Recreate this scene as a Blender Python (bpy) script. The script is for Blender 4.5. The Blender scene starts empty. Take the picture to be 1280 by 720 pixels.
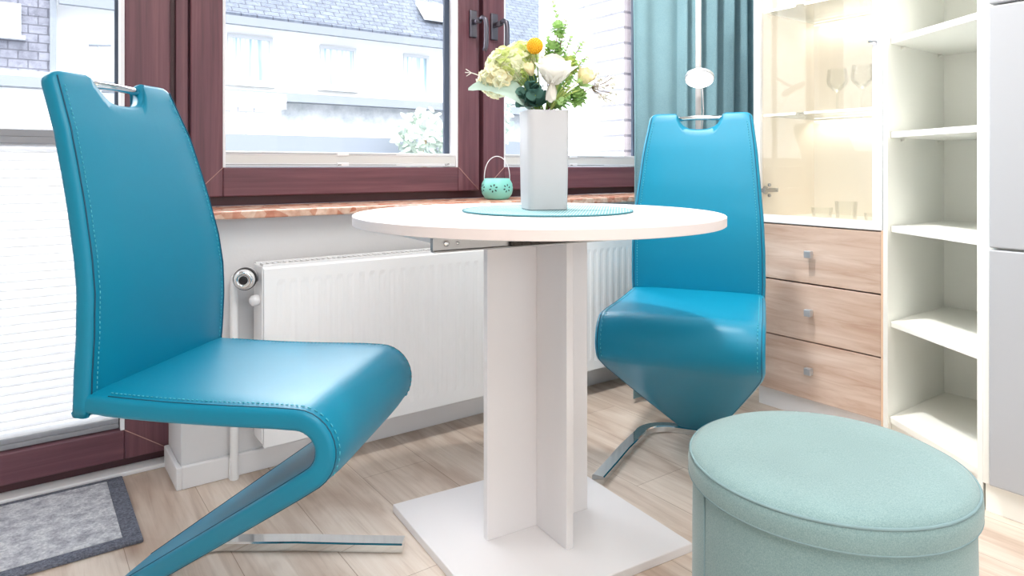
import bpy, bmesh, math, random
from mathutils import Vector, Matrix
random.seed(7)
C = bpy.context.scene.collection
PI = math.pi
def R(a): return math.radians(a)

# ------------------------------------------------------------------ materials
def srgb(r, g, b):
    def f(c):
        c /= 255.0
        return c / 12.92 if c <= .04045 else ((c + .055) / 1.055) ** 2.4
    return (f(r), f(g), f(b), 1)

def mat(name, col, rough=.5, metal=0, spec=.5, **kw):
    m = bpy.data.materials.new(name); m.use_nodes = True
    b = m.node_tree.nodes['Principled BSDF']
    b.inputs['Base Color'].default_value = col
    b.inputs['Roughness'].default_value = rough
    b.inputs['Metallic'].default_value = metal
    b.inputs['Specular IOR Level'].default_value = spec
    for k, v in kw.items(): b.inputs[k.replace('_', ' ')].default_value = v
    return m

def nodes(m):
    nt = m.node_tree
    return nt, nt.nodes['Principled BSDF'], nt.nodes.new, nt.links.new

def coords(m, scale=(1, 1, 1), rot=(0, 0, 0), kind='Object'):
    nt, b, N, L = nodes(m)
    tc = N('ShaderNodeTexCoord'); mp = N('ShaderNodeMapping')
    mp.inputs['Scale'].default_value = scale; mp.inputs['Rotation'].default_value = rot
    L(tc.outputs[kind], mp.inputs['Vector'])
    return mp.outputs['Vector']

def noise(m, vec, scale, detail=4, rough=.5, dist=0):
    nt, b, N, L = nodes(m)
    n = N('ShaderNodeTexNoise'); n.inputs['Scale'].default_value = scale
    n.inputs['Detail'].default_value = detail; n.inputs['Roughness'].default_value = rough
    n.inputs['Distortion'].default_value = dist
    if vec is not None: L(vec, n.inputs['Vector'])
    return n.outputs['Fac']

def ramp(m, fac, stops):
    nt, b, N, L = nodes(m)
    r = N('ShaderNodeValToRGB'); e = r.color_ramp.elements
    while len(e) < len(stops): e.new(.5)
    for i, (p, c) in enumerate(stops): e[i].position = p; e[i].color = c
    L(fac, r.inputs['Fac'])
    return r.outputs['Color']

def mul(m, a, b_, fac=1, mode='MULTIPLY'):
    nt, b, N, L = nodes(m)
    x = N('ShaderNodeMix'); x.data_type = 'RGBA'; x.blend_type = mode
    x.inputs['Factor'].default_value = fac
    for s, v in ((6, a), (7, b_)):
        if isinstance(v, tuple): x.inputs[s].default_value = v
        else: L(v, x.inputs[s])
    return x.outputs[2]

def bump(m, fac, strength=.2, dist=.01):
    nt, b, N, L = nodes(m)
    bp = N('ShaderNodeBump'); bp.inputs['Strength'].default_value = strength
    bp.inputs['Distance'].default_value = dist
    L(fac, bp.inputs['Height']); L(bp.outputs['Normal'], b.inputs['Normal'])

def setcol(m, c):
    nt, b, N, L = nodes(m); L(c, b.inputs['Base Color'])

M = {}
def simple(key, rgb, rough=.5, metal=0, spec=.5, **kw):
    M[key] = mat(key, srgb(*rgb), rough, metal, spec, **kw)
    return M[key]

# leather
m = simple('teal_leather', (0, 126, 158), .40, 0, .36)
v = coords(m); bump(m, noise(m, v, 420, 3), .06, .002)
m = simple('seam_thread', (70, 170, 190), .7)
m = simple('seam_groove', (0, 70, 96), .6)
m = simple('chrome', (225, 228, 230), .07, 1)
m = simple('steel', (170, 170, 170), .3, 1)
m = simple('dark_steel', (70, 66, 62), .35, 1)
m = simple('brushed_nickel', (196, 200, 206), .38, .8)
m = simple('gunmetal', (104, 102, 112), .34, .85)
m = simple('white_lacquer', (236, 236, 238), .35)
m = simple('table_white', (236, 233, 234), .38)
m = simple('edge_band', (232, 222, 220), .5)
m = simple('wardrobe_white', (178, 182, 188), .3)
m = simple('shelf_white', (252, 253, 247), .45)
m = simple('cream_panel', (240, 232, 220), .5)
m = simple('cabinet_frame', (242, 245, 250), .35)
m = simple('radiator_white', (244, 245, 247), .35)
m = simple('rail_white', (224, 226, 230), .35)
m = simple('rail_cream', (216, 217, 216), .4)
m = simple('rail_grey', (150, 152, 158), .4)
m = simple('gasket', (62, 74, 92), .5)
m = simple('bead_white', (236, 238, 242), .4)
m = simple('mitre', (190, 150, 142), .6)
m = simple('black', (22, 22, 26), .4)
m = simple('mint_ceramic', (128, 205, 195), .45)
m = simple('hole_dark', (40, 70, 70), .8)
m = simple('vase_white', (186, 187, 190), .4)
m = simple('wall_paint', (222, 222, 224), .85); bump(m, noise(m, coords(m), 120, 4), .08, .004)
m = simple('wall_white', (238, 238, 236), .85)
m = simple('baseboard_white', (238, 238, 240), .5)

# mahogany foil (vertical or horizontal grain)
def mahogany(key, axis):
    m = simple(key, (112, 62, 62), .38, 0, .5)
    sc = [60, 60, 60]; sc[axis] = 2.2
    v = coords(m, tuple(sc))
    n = noise(m, v, 1.0, 5, .6, .4)
    c = ramp(m, n, [(.25, srgb(82, 48, 60)), (.5, srgb(104, 64, 74)), (.75, srgb(122, 80, 88))])
    setcol(m, c); bump(m, n, .06, .002)
    return m
mahogany('mahogany_upright', 2); mahogany('mahogany_level', 0)
m = simple('mahogany_shaded', (70, 34, 40), .4)  # darker mahogany for recessed frame parts, their shade put into the colour

# light oak fronts, grain along world Y
m = simple('oak_front', (216, 184, 162), .5)
v = coords(m, (40, 3.2, 34)); n1 = noise(m, v, 1.2, 6, .62, .8)
v2 = coords(m, (6, 1.1, 9)); n2 = noise(m, v2, 1.4, 3, .5, .6)
c1 = ramp(m, n1, [(.25, srgb(188, 160, 142)), (.5, srgb(210, 190, 176)), (.75, srgb(224, 208, 198))])
c2 = ramp(m, n2, [(.3, srgb(222, 204, 192)), (.7, srgb(255, 255, 255))])
setcol(m, mul(m, c1, c2, .8)); bump(m, n1, .08, .002)
m = simple('oak_edge', (232, 200, 172), .5)

# floor planks running towards the window (world Y)
m = simple('oak_floor', (200, 176, 158), .42, 0, .45)
nt, b, N, L = nodes(m)
vb = coords(m, (1, 1, 1), (0, 0, PI / 2))
bt = N('ShaderNodeTexBrick'); L(vb, bt.inputs['Vector'])
bt.inputs['Scale'].default_value = 1; bt.inputs['Brick Width'].default_value = 1.28
bt.inputs['Row Height'].default_value = .192; bt.inputs['Mortar Size'].default_value = .0009
bt.inputs['Mortar Smooth'].default_value = .2; bt.offset = .37
bt.inputs['Color1'].default_value = srgb(236, 225, 214); bt.inputs['Color2'].default_value = srgb(226, 213, 201)
bt.inputs['Mortar'].default_value = srgb(180, 160, 144)
v = coords(m, (46, 2.0, 1)); n1 = noise(m, v, 1.3, 7, .65, .9)
c1 = ramp(m, n1, [(.2, srgb(204, 190, 180)), (.5, srgb(242, 236, 231)), (.8, srgb(255, 255, 255))])
v = coords(m, (7, 1.3, 1)); n2 = noise(m, v, 1.5, 3, .5, 1.2)
c2 = ramp(m, n2, [(.32, srgb(212, 198, 188)), (.6, srgb(255, 255, 255))])
v = coords(m, (3.2, 1.7, 1)); n3 = noise(m, v, 2.2, 2, .4, .3)
c3 = ramp(m, n3, [(.24, srgb(176, 152, 136)), (.33, srgb(255, 255, 255))])
setcol(m, mul(m, mul(m, mul(m, bt.outputs['Color'], c1, .8), c2, .7), c3, .6))
bump(m, n1, .05, .002)

# marble-like sill
m = simple('sill_stone', (205, 160, 140), .25)
v = coords(m, (1, 1, 1)); nt, b, N, L = nodes(m)
vo = N('ShaderNodeTexVoronoi'); vo.inputs['Scale'].default_value = 34; L(v, vo.inputs['Vector'])
c1 = ramp(m, vo.outputs['Color'], [(.1, srgb(196, 128, 104)), (.4, srgb(214, 164, 140)), (.7, srgb(232, 206, 188)), (.95, srgb(186, 148, 126))])
setcol(m, mul(m, c1, ramp(m, noise(m, v, 60, 5), [(.3, srgb(214, 190, 176)), (.7, (1, 1, 1, 1))]), .8))

# fabrics
def weave(m, base_lo, base_hi, scale=700, bs=.25):
    v = coords(m)
    n = noise(m, v, scale, 2, .6); n2 = noise(m, v, 9, 3)
    c = ramp(m, n, [(.3, srgb(*base_lo)), (.7, srgb(*base_hi))])
    setcol(m, mul(m, c, ramp(m, n2, [(.3, srgb(240, 240, 240)), (.7, (1, 1, 1, 1))]), .7))
    bump(m, n, bs, .002)
m = simple('mint_linen', (165, 203, 197), .9, 0, .2); weave(m, (118, 150, 150), (146, 172, 174), 640, .10)
m.node_tree.nodes['Principled BSDF'].inputs['Sheen Weight'].default_value = .3
m = simple('mint_piping', (130, 156, 160), .9, 0, .2)
m = simple('curtain_teal', (98, 172, 186), .9, 0, .2); weave(m, (116, 154, 166), (142, 176, 186), 500, .2)
m = simple('mat_pile', (150, 154, 166), 1, 0, .1)
v = coords(m); n = noise(m, v, 150, 4, .7); n2 = noise(m, v, 34, 3, .6)
c = mul(m, ramp(m, n, [(.3, srgb(188, 191, 199)), (.7, srgb(248, 249, 252))]), ramp(m, n2, [(.35, srgb(190, 190, 200)), (.6, (1, 1, 1, 1))]), .8)
setcol(m, c); bump(m, n, .8, .008)
m = simple('mat_border', (84, 88, 104), 1, 0, .1)
v = coords(m); n = noise(m, v, 180, 4, .7)
setcol(m, ramp(m, n, [(.3, srgb(78, 82, 96)), (.7, srgb(146, 150, 164))])); bump(m, n, .8, .006)
# woven placemat: rings of small checks
m = simple('placemat_weave', (130, 198, 200), .8, 0, .3)
nt, b, N, L = nodes(m); v = coords(m)
ck = N('ShaderNodeTexChecker'); ck.inputs['Scale'].default_value = 210; L(v, ck.inputs['Vector'])
ck.inputs['Color1'].default_value = srgb(92, 150, 160); ck.inputs['Color2'].default_value = srgb(178, 210, 214)
setcol(m, ck.outputs['Color'])

M['placemat_rim'] = mat('placemat_rim', srgb(60, 122, 132), .8)
M['lamp_pole'] = mat('lamp_pole', srgb(178, 174, 174), .4)
# plants
for k, rgb in {'petal_white': (248, 246, 240), 'petal_cream': (248, 240, 206), 'petal_lime': (222, 234, 164), 'petal_pale': (244, 246, 224),
               'craspedia': (246, 184, 40), 'leaf_sage': (180, 202, 190), 'leaf_dark': (84, 126, 116), 'leaf_mid': (156, 190, 116),
               'leaf_light': (184, 220, 150), 'stem_green': (140, 170, 84), 'stem_brown': (130, 110, 80), 'blade_green': (200, 216, 130), 'gyp_white': (246, 246, 238)}.items():
    m = simple(k, rgb, .6, 0, .3)
    if k.startswith(('petal', 'leaf', 'blade', 'gyp')):      # thin petals and leaves let light through
        nt, b, N, L = nodes(m); tr = N('ShaderNodeBsdfTranslucent'); tr.inputs['Color'].default_value = srgb(*rgb); mx = N('ShaderNodeMixShader')
        mx.inputs[0].default_value = .45 if k.startswith('petal') else .3
        out = nt.nodes['Material Output']; L(b.outputs[0], mx.inputs[1]); L(tr.outputs[0], mx.inputs[2]); L(mx.outputs[0], out.inputs[0])

# glass: clear with a weak mirror
def glass(name, refl=.5, tint=(1, 1, 1, 1)):
    m = bpy.data.materials.new(name); m.use_nodes = True; nt = m.node_tree; nt.nodes.clear()
    o = nt.nodes.new('ShaderNodeOutputMaterial'); mx = nt.nodes.new('ShaderNodeMixShader')
    t = nt.nodes.new('ShaderNodeBsdfTransparent'); t.inputs['Color'].default_value = tint
    g = nt.nodes.new('ShaderNodeBsdfGlossy'); g.inputs['Roughness'].default_value = .02
    lw = nt.nodes.new('ShaderNodeFresnel'); lw.inputs['IOR'].default_value = 1.45
    ml = nt.nodes.new('ShaderNodeMath'); ml.operation = 'MULTIPLY'; ml.inputs[1].default_value = refl
    nt.links.new(lw.outputs[0], ml.inputs[0]); nt.links.new(ml.outputs[0], mx.inputs[0])
    nt.links.new(t.outputs[0], mx.inputs[1]); nt.links.new(g.outputs[0], mx.inputs[2]); nt.links.new(mx.outputs[0], o.inputs[0])
    M[name] = m
glass('window_glass', .5); glass('door_glass', .5); glass('drink_glass', .3, (.98, .985, .98, 1)); glass('shelf_glass', .8, (.95, .985, .97, 1))

def emit(name, col, s):
    m = bpy.data.materials.new(name); m.use_nodes = True; nt = m.node_tree; nt.nodes.clear()
    o = nt.nodes.new('ShaderNodeOutputMaterial'); e = nt.nodes.new('ShaderNodeEmission')
    e.inputs['Color'].default_value = col; e.inputs['Strength'].default_value = s
    nt.links.new(e.outputs[0], o.inputs[0]); M[name] = m
emit('lamp_light', (1, .97, .92, 1), 3); emit('led_light', (1, .96, .88, 1), 2.0)

# back-lit pleated fabric
m = bpy.data.materials.new('blind_fabric'); m.use_nodes = True; nt = m.node_tree; nt.nodes.clear()
o = nt.nodes.new('ShaderNodeOutputMaterial'); mx = nt.nodes.new('ShaderNodeMixShader'); mx.inputs[0].default_value = .55
d = nt.nodes.new('ShaderNodeBsdfDiffuse'); d.inputs['Color'].default_value = (.92, .92, .92, 1)
t = nt.nodes.new('ShaderNodeBsdfTranslucent'); t.inputs['Color'].default_value = (.66, .66, .65, 1)
nt.links.new(d.outputs[0], mx.inputs[1]); nt.links.new(t.outputs[0], mx.inputs[2]); nt.links.new(mx.outputs[0], o.inputs[0])
M['blind_fabric'] = m

# outside
m = simple('render_white', (250, 249, 246), .9)
m = simple('cornice_white', (240, 242, 246), .8)
m = simple('fascia_grey', (130, 136, 144), .8)
m = simple('street_grey', (128, 134, 150), .9)
m = simple('annex_grey', (170, 175, 184), .9); v = coords(m); setcol(m, ramp(m, noise(m, v, 2.4, 6, .7), [(.3, srgb(150, 156, 166)), (.7, srgb(205, 209, 214))]))
m = simple('ext_window_frame', (196, 199, 203), .6)
m = simple('ext_pane', (190, 206, 214), .3)
nt, b, N, L = nodes(m); v = coords(m, (14, 1, .5)); setcol(m, ramp(m, noise(m, v, 1.2, 3), [(.35, srgb(140, 172, 186)), (.6, srgb(226, 232, 238))]))
def tiles(key, c1, c2, mo, w, h, rot):
    m = simple(key, c1, .9); nt, b, N, L = nodes(m)
    v = coords(m, (1, 1, 1), rot)
    bt = N('ShaderNodeTexBrick'); L(v, bt.inputs['Vector']); bt.inputs['Scale'].default_value = 1
    bt.inputs['Brick Width'].default_value = w; bt.inputs['Row Height'].default_value = h
    bt.inputs['Mortar Size'].default_value = .012; bt.inputs['Mortar Smooth'].default_value = .3
    bt.inputs['Color1'].default_value = srgb(*c1); bt.inputs['Color2'].default_value = srgb(*c2); bt.inputs['Mortar'].default_value = srgb(*mo)
    n = noise(m, coords(m), 7, 6, .8)
    setcol(m, mul(m, bt.outputs['Color'], ramp(m, n, [(.3, srgb(150, 150, 160)), (.65, (1, 1, 1, 1))]), .8))
    return m
tiles('roof_slate', (104, 112, 126), (92, 100, 114), (60, 66, 78), .3, .14, (R(-46), 0, 0))
tiles('slate_cladding', (146, 148, 160), (130, 132, 144), (96, 97, 108), .27, .145, (PI / 2, 0, 0))
# white painted brick, seen along world Y
m = simple('painted_brick', (240, 240, 240), .8); nt, b, N, L = nodes(m)
tc = N('ShaderNodeTexCoord'); sx = N('ShaderNodeSeparateXYZ'); cx_ = N('ShaderNodeCombineXYZ')
L(tc.outputs['Object'], sx.inputs[0]); ad = N('ShaderNodeMath'); L(sx.outputs['X'], ad.inputs[0]); L(sx.outputs['Y'], ad.inputs[1])
L(ad.outputs[0], cx_.inputs['X']); L(sx.outputs['Z'], cx_.inputs['Y'])
bt = N('ShaderNodeTexBrick'); L(cx_.outputs[0], bt.inputs['Vector']); bt.inputs['Scale'].default_value = 1
bt.inputs['Brick Width'].default_value = .25; bt.inputs['Row Height'].default_value = .078; bt.inputs['Mortar Size'].default_value = .0078
bt.inputs['Mortar Smooth'].default_value = .3
bt.inputs['Color1'].default_value = srgb(250, 249, 248); bt.inputs['Color2'].default_value = srgb(244, 244, 246); bt.inputs['Mortar'].default_value = srgb(158, 158, 166)
setcol(m, bt.outputs['Color']); 
bp = N('ShaderNodeBump'); bp.inputs['Strength'].default_value = .5; bp.inputs['Distance'].default_value = .004; bp.invert = True
L(bt.outputs['Fac'], bp.inputs['Height']); L(bp.outputs['Normal'], b.inputs['Normal'])
m = simple('bush_leaf', (176, 188, 176), .9)

# ------------------------------------------------------------------ mesh builder
class MB:
    def __init__(s): s.v = []; s.f = []; s.sm = []
    def add(s, vs, fs, smooth=False):
        o = len(s.v); s.v += [tuple(p) for p in vs]
        for f in fs: s.f.append(tuple(i + o for i in f)); s.sm.append(smooth)
        return s
    def box(s, x0, x1, y0, y1, z0, z1):
        vs = [(x, y, z) for x in (x0, x1) for y in (y0, y1) for z in (z0, z1)]
        return s.add(vs, [(0, 1, 3, 2), (4, 6, 7, 5), (0, 4, 5, 1), (2, 3, 7, 6), (0, 2, 6, 4), (1, 5, 7, 3)])
    def prism(s, poly, z0, z1):
        n = len(poly); vs = [(x, y, z0) for x, y in poly] + [(x, y, z1) for x, y in poly]
        return s.add(vs, [tuple(range(n - 1, -1, -1)), tuple(range(n, 2 * n))] + [(i, (i + 1) % n, n + (i + 1) % n, n + i) for i in range(n)])
    def tube(s, pts, r, n=8, cap=True, taper=None):
        pts = [Vector(p) for p in pts]; k = len(pts); vs = []
        t0 = (pts[1] - pts[0]).normalized(); up = Vector((0, 0, 1)) if abs(t0.z) < .9 else Vector((1, 0, 0))
        a = t0.cross(up).normalized()
        for i, p in enumerate(pts):
            t = (pts[min(i + 1, k - 1)] - pts[max(i - 1, 0)]).normalized()
            a = (a - t * a.dot(t)).normalized(); b = t.cross(a)
            rr = r if not taper else r * (1 + (taper - 1) * i / (k - 1))
            for j in range(n): vs.append(p + (a * math.cos(2 * PI * j / n) + b * math.sin(2 * PI * j / n)) * rr)
        fs = [(i * n + j, i * n + (j + 1) % n, (i + 1) * n + (j + 1) % n, (i + 1) * n + j) for i in range(k - 1) for j in range(n)]
        if cap: fs += [tuple(range(n - 1, -1, -1)), tuple(range((k - 1) * n, k * n))]
        return s.add(vs, fs, True)
    def lathe(s, prof, n=48, c=(0, 0, 0), axis=None, close=False):
        vs = []; m = Matrix.Identity(3)
        if axis is not None: m = Vector((0, 0, 1)).rotation_difference(Vector(axis).normalized()).to_matrix()
        for r, z in prof:
            for j in range(n):
                vs.append(Vector(c) + m @ Vector((r * math.cos(2 * PI * j / n), r * math.sin(2 * PI * j / n), z)))
        k = len(prof)
        fs = [(i * n + j, i * n + (j + 1) % n, (i + 1) * n + (j + 1) % n, (i + 1) * n + j) for i in range(k - 1) for j in range(n)]
        if prof[0][0] > 0 and not close: fs.append(tuple(range(n - 1, -1, -1)))
        if prof[-1][0] > 0 and not close: fs.append(tuple(range((k - 1) * n, k * n)))
        if close: fs += [((k - 1) * n + j, (k - 1) * n + (j + 1) % n, (j + 1) % n, j) for j in range(n)]
        return s.add(vs, fs, True)
    def loft(s, rings, cap=True, smooth=True):
        n = len(rings[0]); vs = [p for r in rings for p in r]; k = len(rings)
        fs = [(i * n + j, i * n + (j + 1) % n, (i + 1) * n + (j + 1) % n, (i + 1) * n + j) for i in range(k - 1) for j in range(n)]
        if cap: fs += [tuple(range(n - 1, -1, -1)), tuple(range((k - 1) * n, k * n))]
        return s.add(vs, fs, smooth)
    def ball(s, c, r, seg=12, rings=8, sq=(1, 1, 1), jit=0):
        vs = [Vector((0, 0, r))]
        for i in range(1, rings):
            a = PI * i / rings
            for j in range(seg):
                q = 1 + (random.random() - .5) * jit
                vs.append(Vector((math.sin(a) * math.cos(2 * PI * j / seg), math.sin(a) * math.sin(2 * PI * j / seg), math.cos(a))) * r * q)
        vs.append(Vector((0, 0, -r)))
        fs = [(0, 1 + j, 1 + (j + 1) % seg) for j in range(seg)]
        for i in range(rings - 2):
            for j in range(seg):
                a = 1 + i * seg
                fs.append((a + j, a + seg + j, a + seg + (j + 1) % seg, a + (j + 1) % seg))
        e = len(vs) - 1; a = 1 + (rings - 2) * seg
        fs += [(a + j, e, a + (j + 1) % seg) for j in range(seg)]
        return s.add([Vector((p.x * sq[0], p.y * sq[1], p.z * sq[2])) + Vector(c) for p in vs], fs, True)
    def build(s, name, material, parent=None, bevel=0, seg=2, loc=None, recalc=True, auto=None):
        me = bpy.data.meshes.new(name); me.from_pydata(s.v, [], s.f)
        for p, q in zip(me.polygons, s.sm): p.use_smooth = q
        bm = bmesh.new(); bm.from_mesh(me)
        if recalc: bmesh.ops.recalc_face_normals(bm, faces=bm.faces)
        if loc is not None: bmesh.ops.translate(bm, verts=bm.verts, vec=-Vector(loc))
        bm.to_mesh(me); bm.free()
        me.materials.append(M[material] if isinstance(material, str) else material)
        if auto: me.set_sharp_from_angle(angle=R(auto))
        o = bpy.data.objects.new(name, me); C.objects.link(o)
        if loc is not None: o.location = loc
        if parent is not None: o.parent = parent
        if bevel:
            b = o.modifiers.new('Bevel', 'BEVEL'); b.width = bevel; b.segments = seg; b.limit_method = 'ANGLE'; b.angle_limit = R(40)
            b.harden_normals = False
        return o

def tag(o, label=None, cat=None, group=None, kind=None):
    if label: o['label'] = label
    if cat: o['category'] = cat
    if group: o['group'] = group
    if kind: o['kind'] = kind
    return o
def empty(name, loc, rz=0):
    o = bpy.data.objects.new(name, None); C.objects.link(o); o.location = loc; o.rotation_euler = (0, 0, rz); o.empty_display_size = .05
    return o
def copy_tree(o, parent=None):
    c = o.copy(); C.objects.link(c)
    if parent is not None: c.parent = parent
    for ch in list(o.children): copy_tree(ch, c)
    return c
def struct(o, label=None, cat=None): return tag(o, label, cat, None, 'structure')

# ------------------------------------------------------------------ the room
WX = 2.55          # right wall
FY = 2.20          # front of the window frames
f = MB().box(-2.6, WX + .1, -4.8, 2.24, -.08, 0).build('floor', 'oak_floor')
struct(f, 'light oak plank floor running towards the window', 'floor')
struct(MB().box(-2.7, WX + .1, -4.8, 2.45, 2.55, 2.65).build('ceiling', 'wall_white'), 'white ceiling over the room', 'ceiling')
struct(MB().box(WX, WX + .1, -4.8, 2.45, 0, 2.55).build('wall_right', 'wall_white'), 'white side wall behind the cabinets', 'wall')
struct(MB().box(-2.7, -2.6, -4.8, 2.45, 0, 2.55).build('wall_left', 'wall_white'), 'unseen white side wall added left of the balcony door', 'wall')  # out of view, added to cut the light from the open left side
w = MB().box(.352, WX, 1.985, 2.42, 0, .715)           # parapet under the window
w.box(-2.6, WX, 2.2, 2.42, 2.2, 2.55).box(-2.6, -.62, 1.985, 2.42, 0, 2.2)
struct(w.build('wall_window', 'wall_paint'), 'white wall below and beside the window', 'wall')
b = MB().box(.352, WX, 1.971, 1.985, 0, .06).box(.338, .352, 1.971, 2.16, 0, .06)
struct(b.build('baseboard_window', 'baseboard_white', bevel=.003), 'low white baseboard under the radiator', 'baseboard')
# sill
s = MB().box(.352, WX - .005, 1.93, 2.2, .715, .737)
struct(s.build('trim_1', 'sill_stone', bevel=.004), 'reddish stone window sill above the radiator', 'window sill')

# window: outer frame, two sashes
def rect_frame(mb, x0, x1, z0, z1, l, r, b, t, y0, y1):
    mb.box(x0, x0 + l, y0, y1, z0, z1); mb.box(x1 - r, x1, y0, y1, z0, z1)
def rails(mb, x0, x1, z0, z1, l, r, b, t, y0, y1):
    mb.box(x0 + l, x1 - r, y0, y1, z0, z0 + b); mb.box(x0 + l, x1 - r, y0, y1, z1 - t, z1)
ZT = 2.2
fr = MB().box(.3735, .408, FY - .012, 2.30, .737, ZT).box(2.47, WX, FY, 2.30, .737, ZT)
fo = fr.build('trim_2', 'mahogany_upright', bevel=.003)
struct(fo, 'mahogany outer frame around both window sashes', 'window frame')
MB().box(1.42, 1.447, FY + .012, 2.30, .768, ZT - .03).build('mullion', 'mahogany_shaded', fo)
MB().box(.362, .3735, FY + .004, 2.30, .737, ZT).build('joint_strip', 'mahogany_shaded', fo)
fr = MB().box(.408, 2.47, FY, 2.30, .737, .768).box(.411, 2.47, FY, 2.30, ZT - .03, ZT)
fr.build('frame_rail', 'mahogany_shaded', fo, bevel=.003)  # shadow on the set-back rails is painted in with the dark tone

def sash(name, x0, x1, st, sr, label, hx, hand_label):
    z0, z1 = .766, ZT - .02
    root = empty(name, (0, 0, 0)); struct(root, label, 'window')
    for xa, xb in ((x0, x0 + st), (x1 - sr, x1)): MB().box(xa, xb, 2.172, 2.262, z0, z1).build('stile', 'mahogany_upright', root, bevel=.004)
    for za, zb in ((z0, z0 + .089), (z1 - .085, z1)): MB().box(x0 + st, x1 - sr, 2.172, 2.262, za, zb).build('sash_rail', 'mahogany_level', root, bevel=.004)
    a, c_ = x0 + st, x1 - sr
    for xa, xb in ((a, a + .008), (c_ - .008, c_)): MB().box(xa, xb, 2.176, 2.236, z0 + .089, z1 - .085).build('glazing_bead', 'bead_white', root)
    for xa, xb in ((a + .008, a + .014), (c_ - .03, c_ - .008)): MB().box(xa, xb, 2.225, 2.236, z0 + .089, z1 - .085).build('gasket', 'gasket', root)
    MB().box(a, c_, 2.236, 2.242, z0 + .089, z1 - .085).build('glass_pane', 'window_glass', root)
    for (xa, xb) in ((x0 + .003, a), (x1 - .003, c_)):
        MB().tube([(xa, 2.1715, z0 + .003), (xb, 2.1715, z0 + .089)], .0011, 5).build('mitre_joint', 'mitre', root)
    # handle: plate, knob, lever
    h = MB().box(hx - .016, hx + .016, 2.160, 2.172, 1.345, 1.448).build('window_handle', 'gunmetal', root, bevel=.004)
    h['label'] = hand_label
    hk = MB().tube([(hx, 2.162, 1.402), (hx, 2.120, 1.402)], .011, 14)
    hk.build('handle_neck', 'gunmetal', h)
    pts = [(hx, 2.128, 1.404), (hx + .006, 2.108, 1.412), (hx + .012, 2.100, 1.405), (hx + .014, 2.098, 1.385), (hx + .014, 2.098, 1.33), (hx + .013, 2.100, 1.300), (hx + .010, 2.106, 1.288)]
    MB().tube(pts, .0092, 12).build('lever', 'gunmetal', h)
    return root
sash('window_1', .411, 1.424, .090, .093, 'left mahogany window sash with clear glass', 1.392, 'dark metal window handle pointing down')
sash('window_2', 1.443, 2.47, .098, .13, 'right mahogany window sash behind the flowers', 1.488, 'dark metal window handle half hidden by flowers')

# balcony door
DL = -.58
df = MB().box(.355, .362, FY, 2.30, 0, ZT).box(DL - .05, DL, FY, 2.30, 0, ZT).box(DL, .355, FY, 2.30, .012, .044).box(DL - .05, .37, FY, 2.30, ZT - .03, ZT)
struct(df.build('trim_3', 'mahogany_shaded', bevel=.002), 'mahogany frame around the balcony door, recess shade in its colour', 'door frame')
struct(MB().box(DL - .05, .352, 2.150, 2.24, 0, .013).build('trim_4', 'baseboard_white', bevel=.003), 'white threshold strip under the balcony door', 'threshold')
d = struct(empty('door_1', (0, 0, 0)), 'mahogany balcony door with tall glass pane', 'door')
for xa, xb in ((.241, .357), (DL, DL + .114)): MB().box(xa, xb, 2.172, 2.262, .040, ZT - .02).build('stile', 'mahogany_upright', d, bevel=.004)
for za, zb in ((.040, .122), (ZT - .12, ZT - .02)): MB().box(DL + .114, .241, 2.172, 2.262, za, zb).build('door_rail', 'mahogany_level', d, bevel=.004)
for xa, xb in ((.231, .241), (DL + .114, DL + .124)): MB().box(xa, xb, 2.174, 2.236, .122, ZT - .12).build('glazing_bead', 'bead_white', d)
MB().box(.222, .231, 2.226, 2.236, .122, ZT - .12).build('gasket', 'gasket', d)
MB().box(DL + .114, .241, 2.236, 2.242, .122, ZT - .12).build('glass_pane', 'door_glass', d)
MB().tube([(.241, 2.1715, .122), (.354, 2.1715, .043)], .0013, 5).build('mitre_joint', 'mitre', d)

# pleated blinds
def pleats(mb, x0, x1, z0, z1, yc, amp, n):
    vs = []; 
    for i in range(2 * n + 1):
        z = z0 + (z1 - z0) * i / (2 * n); y = yc + (amp if i % 2 else -amp)
        vs += [(x0, y, z), (x1, y, z)]
    mb.add(vs, [(2 * i, 2 * i + 1, 2 * i + 3, 2 * i + 2) for i in range(2 * n)])
    return mb
bl = empty('pleated_blind', (-.17, 2.205, .122))
tag(bl, 'white pleated blind drawn over the lower balcony door glass', 'blind')
def sub(mb, name, m, root, **k):
    o = mb.build(name, m, root, **k); o.matrix_parent_inverse = Matrix.Translation(-Vector(root.location)); return o
X0, X1 = DL + .126, .229
sub(pleats(MB(), X0, X1, .150, .918, 2.206, .009, 34), 'fabric', 'blind_fabric', bl, recalc=False)
sub(MB().box(X0, X1, 2.190, 2.222, .918, .936).box(X0, X1, 2.194, 2.222, .936, .956), 'top_rail', 'rail_grey', bl, bevel=.002)
sub(MB().box(X0, X1, 2.190, 2.222, .124, .138).box(X0, X1, 2.193, 2.222, .138, .151), 'bottom_rail', 'rail_grey', bl, bevel=.002)
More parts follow.
